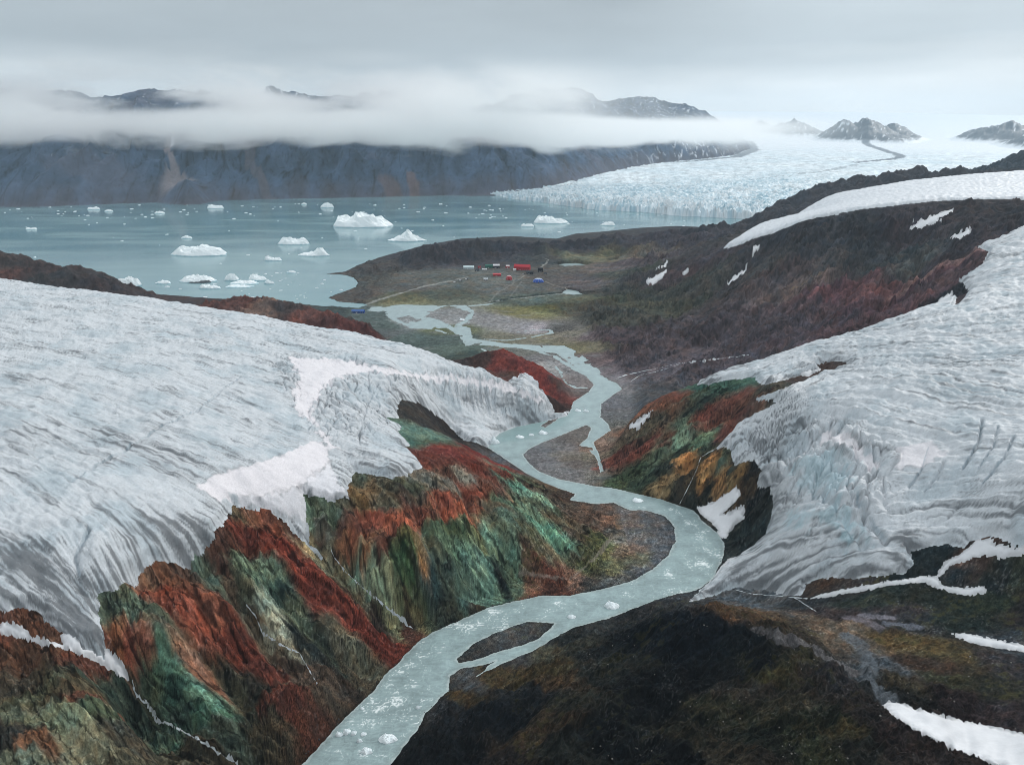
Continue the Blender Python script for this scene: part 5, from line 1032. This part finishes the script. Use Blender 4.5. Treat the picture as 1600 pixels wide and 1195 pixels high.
# --- boulders along the banks
M_rock = flat_mat('boulder_rock', tuple(float(q) for q in lin((58, 56, 56))), .9)
bms = []
for k in range(3):
    V = []; Fc = []; n, m = 9, 5
    for j in range(m + 1):
        for i in range(n):
            a = math.pi * (j / m - .5); b = 2 * math.pi * i / n; p = Vector((math.cos(a) * math.cos(b), math.cos(a) * math.sin(b) * .8, math.sin(a) * .7))
            p *= 1 + .45 * mn.noise(p * 1.7 + Vector((k * 7, 0, 0))); V.append(tuple(p))
    for j in range(m):
        for i in range(n): i2 = (i + 1) % n; Fc.append((j * n + i, j * n + i2, (j + 1) * n + i2, (j + 1) * n + i))
    me = bpy.data.meshes.new('boulder'); me.from_pydata(V, [], Fc); me.materials.append(M_rock); bms.append(me)
nb = 0
bank = [Pz(u, v, 0) for u, v in dens_open(S('480 1180,530 1130,582 1082,622 1035,680 985,760 950,845 931,940 921,1020 890'), 5)] + [Pz(u, v, 0) for u, v in dens_open(S('612 1190,653 1139,697 1084,780 1040,860 1000,955 966,1057 928,1114 905,1132 848'), 5)]
for x, y, _ in bank:
    if rnd.random() > .6: continue
    x += rnd.gauss(0, 2.2); y += rnd.gauss(0, 2.2); z = gh(x, y)
    if z < -.9 or z > 3: continue
    s = rnd.uniform(.35, .8) * (1.5 if rnd.random() < .12 else 1)
    o = bpy.data.objects.new('boulder', bms[nb % 3]); col.objects.link(o); o.location = (x, y, z + s * .2); o.scale = (s, s, s); o.rotation_euler = (0, 0, rnd.uniform(0, 6))
    tag(o, 'dark boulder lying at the edge of the lower river', 'boulder', 'boulders along the river banks'); nb += 1
M_pale = flat_mat('pale_rock', tuple(float(q) for q in lin((128, 124, 118))), .9)
pms = []
for b0 in bms:
    m2 = b0.copy(); m2.materials.clear(); m2.materials.append(M_pale); m2.name = 'boulder'; pms.append(m2)
cand = []
for _ in range(1500):
    u, v = rnd.uniform(900, 1590), rnd.uniform(960, 1190)
    if math.sin(u * .021) * math.cos(v * .043) + rnd.random() * .9 > .75: cand.append((u, v))
cand = cand[:85]
for (u, v), (x, y, z) in zip(cand, hits(cand)):
    if sample(snowD, np.array([x]), np.array([y]))[0] > -2 or sample(dshore, np.array([x]), np.array([y]))[0] < 5: continue
    s = rnd.uniform(.3, .62) * (1.5 if rnd.random() < .1 else 1)
    o = bpy.data.objects.new('boulder', pms[nb % 3]); col.objects.link(o); o.location = (x, y, gh(x, y) + s * .25); o.scale = (s, s, s); o.rotation_euler = (0, 0, rnd.uniform(0, 6))
    tag(o, 'pale boulder lying on the dark mossy foreground slope', 'boulder', 'pale boulders on the foreground slope'); nb += 1
print('things', nfl, nb, time.time() - T0)
# ------------------------------------------------------------------ low cloud bank on the far mountains, and the air between
def cloud_bank():
    m, nt, out = nodes('cloud_vapour'); N = nt.nodes; L = nt.links
    v = N.new('ShaderNodeVolumePrincipled'); v.inputs['Color'].default_value = (1, 1, 1, 1); v.inputs['Anisotropy'].default_value = 0.55
    tc = N.new('ShaderNodeTexCoord'); sep = N.new('ShaderNodeSeparateXYZ'); L.new(tc.outputs['Object'], sep.inputs[0])
    def ma(op, a, b_=None, c=None, clamp=False):
        n = N.new('ShaderNodeMath'); n.operation = op; n.use_clamp = clamp
        for i, q in enumerate((a, b_, c)):
            if q is None: continue
            if isinstance(q, (int, float)): n.inputs[i].default_value = q
            else: L.new(q, n.inputs[i])
        return n.outputs[0]
    def noi(sx, sz, det, rough=.55, off=0.0):
        mp = N.new('ShaderNodeMapping'); mp.inputs['Scale'].default_value = (sx, sx, sz); mp.inputs['Location'].default_value = (off, off, 0); L.new(tc.outputs['Object'], mp.inputs[0])
        n = N.new('ShaderNodeTexNoise'); n.inputs['Scale'].default_value = 1; n.inputs['Detail'].default_value = det; n.inputs['Roughness'].default_value = rough; n.inputs['Distortion'].default_value = .3
        L.new(mp.outputs[0], n.inputs['Vector']); return n.outputs[0]
    def ramp(x, a, b_): 
        r = N.new('ShaderNodeMapRange'); r.interpolation_type = 'SMOOTHSTEP'; r.inputs[1].default_value = a; r.inputs[2].default_value = b_; L.new(x, r.inputs[0]); return r.outputs[0]
    z = sep.outputs['Z']; big = noi(1 / 1100, 1 / 380, 6); low = noi(1 / 560, 1 / 190, 6, off=3.0)
    zb = ma('ADD', z, ma('MULTIPLY', ma('SUBTRACT', low, .5), -420))          # ragged base
    base = ramp(zb, 350, 420)
    hole = ramp(ma('ADD', big, ma('MULTIPLY', ma('SUBTRACT', low, .5), .35)), .46, .60)
    up = ramp(z, 470, 600)                                                     # solid below, broken above
    body = ma('SUBTRACT', 1.0, ma('MULTIPLY', up, ma('SUBTRACT', 1.0, hole)))
    d = ma('MULTIPLY', base, body)
    xe = ramp(ma('ADD', sep.outputs['X'], ma('MULTIPLY', low, -1200)), 1500, 200)
    ye = ramp(ma('ADD', sep.outputs['Y'], ma('MULTIPLY', ma('SUBTRACT', big, .5), 1500)), 4450, 4800)
    d = ma('MULTIPLY', d, ye)
    d = ma('MULTIPLY', d, xe)
    gap = ma('MULTIPLY', ramp(ma('ADD', sep.outputs['X'], ma('MULTIPLY', low, 700)), -100, 1150), ramp(ma('ADD', z, ma('MULTIPLY', low, 120)), 520, 600))
    d = ma('MULTIPLY', d, ma('SUBTRACT', 1.0, ma('MULTIPLY', gap, .93)))
    top = ramp(ma('ADD', z, ma('MULTIPLY', low, -160)), 790, 560)
    d = ma('MULTIPLY', d, top)
    d = ma('MULTIPLY', d, 0.006)
    L.new(d, v.inputs['Density']); L.new(v.outputs[0], out.inputs['Volume'])
    m.cycles.volume_step_rate = 0.6
    x0, x1, y0, y1, z0, z1 = -11000, 2600, 4300, 6300, 280, 1050
    V = np.array([[x, y, z] for z in (z0, z1) for y in (y0, y1) for x in (x0, x1)]); 
    Q = np.array([[0, 2, 3, 1], [4, 5, 7, 6], [0, 1, 5, 4], [2, 6, 7, 3], [0, 4, 6, 2], [1, 3, 7, 5]])
    return mesh_np('cloud', V, Q, m, smooth=False, kind='stuff', label='low white cloud bank lying across the far mountains')
def haze():
    m, nt, out = nodes('haze_air'); v = nt.nodes.new('ShaderNodeVolumePrincipled')
    v.inputs['Color'].default_value = (.70, .87, 1.0, 1); v.inputs['Density'].default_value = 0.000027; v.inputs['Anisotropy'].default_value = .1
    nt.links.new(v.outputs[0], out.inputs['Volume'])
    x0, x1, y0, y1, z0, z1 = -21000, 26000, -3000, 31000, -14, 1900
    V = np.array([[x, y, z] for z in (z0, z1) for y in (y0, y1) for x in (x0, x1)])
    Q = np.array([[0, 2, 3, 1], [4, 5, 7, 6], [0, 1, 5, 4], [2, 6, 7, 3], [0, 4, 6, 2], [1, 3, 7, 5]])
    return mesh_np('haze', V, Q, m, smooth=False, kind='stuff')
import os
if os.environ.get('NOCL') is None: cloud_bank()
if os.environ.get('NOHZ') is None: haze()
print('done', time.time() - T0)
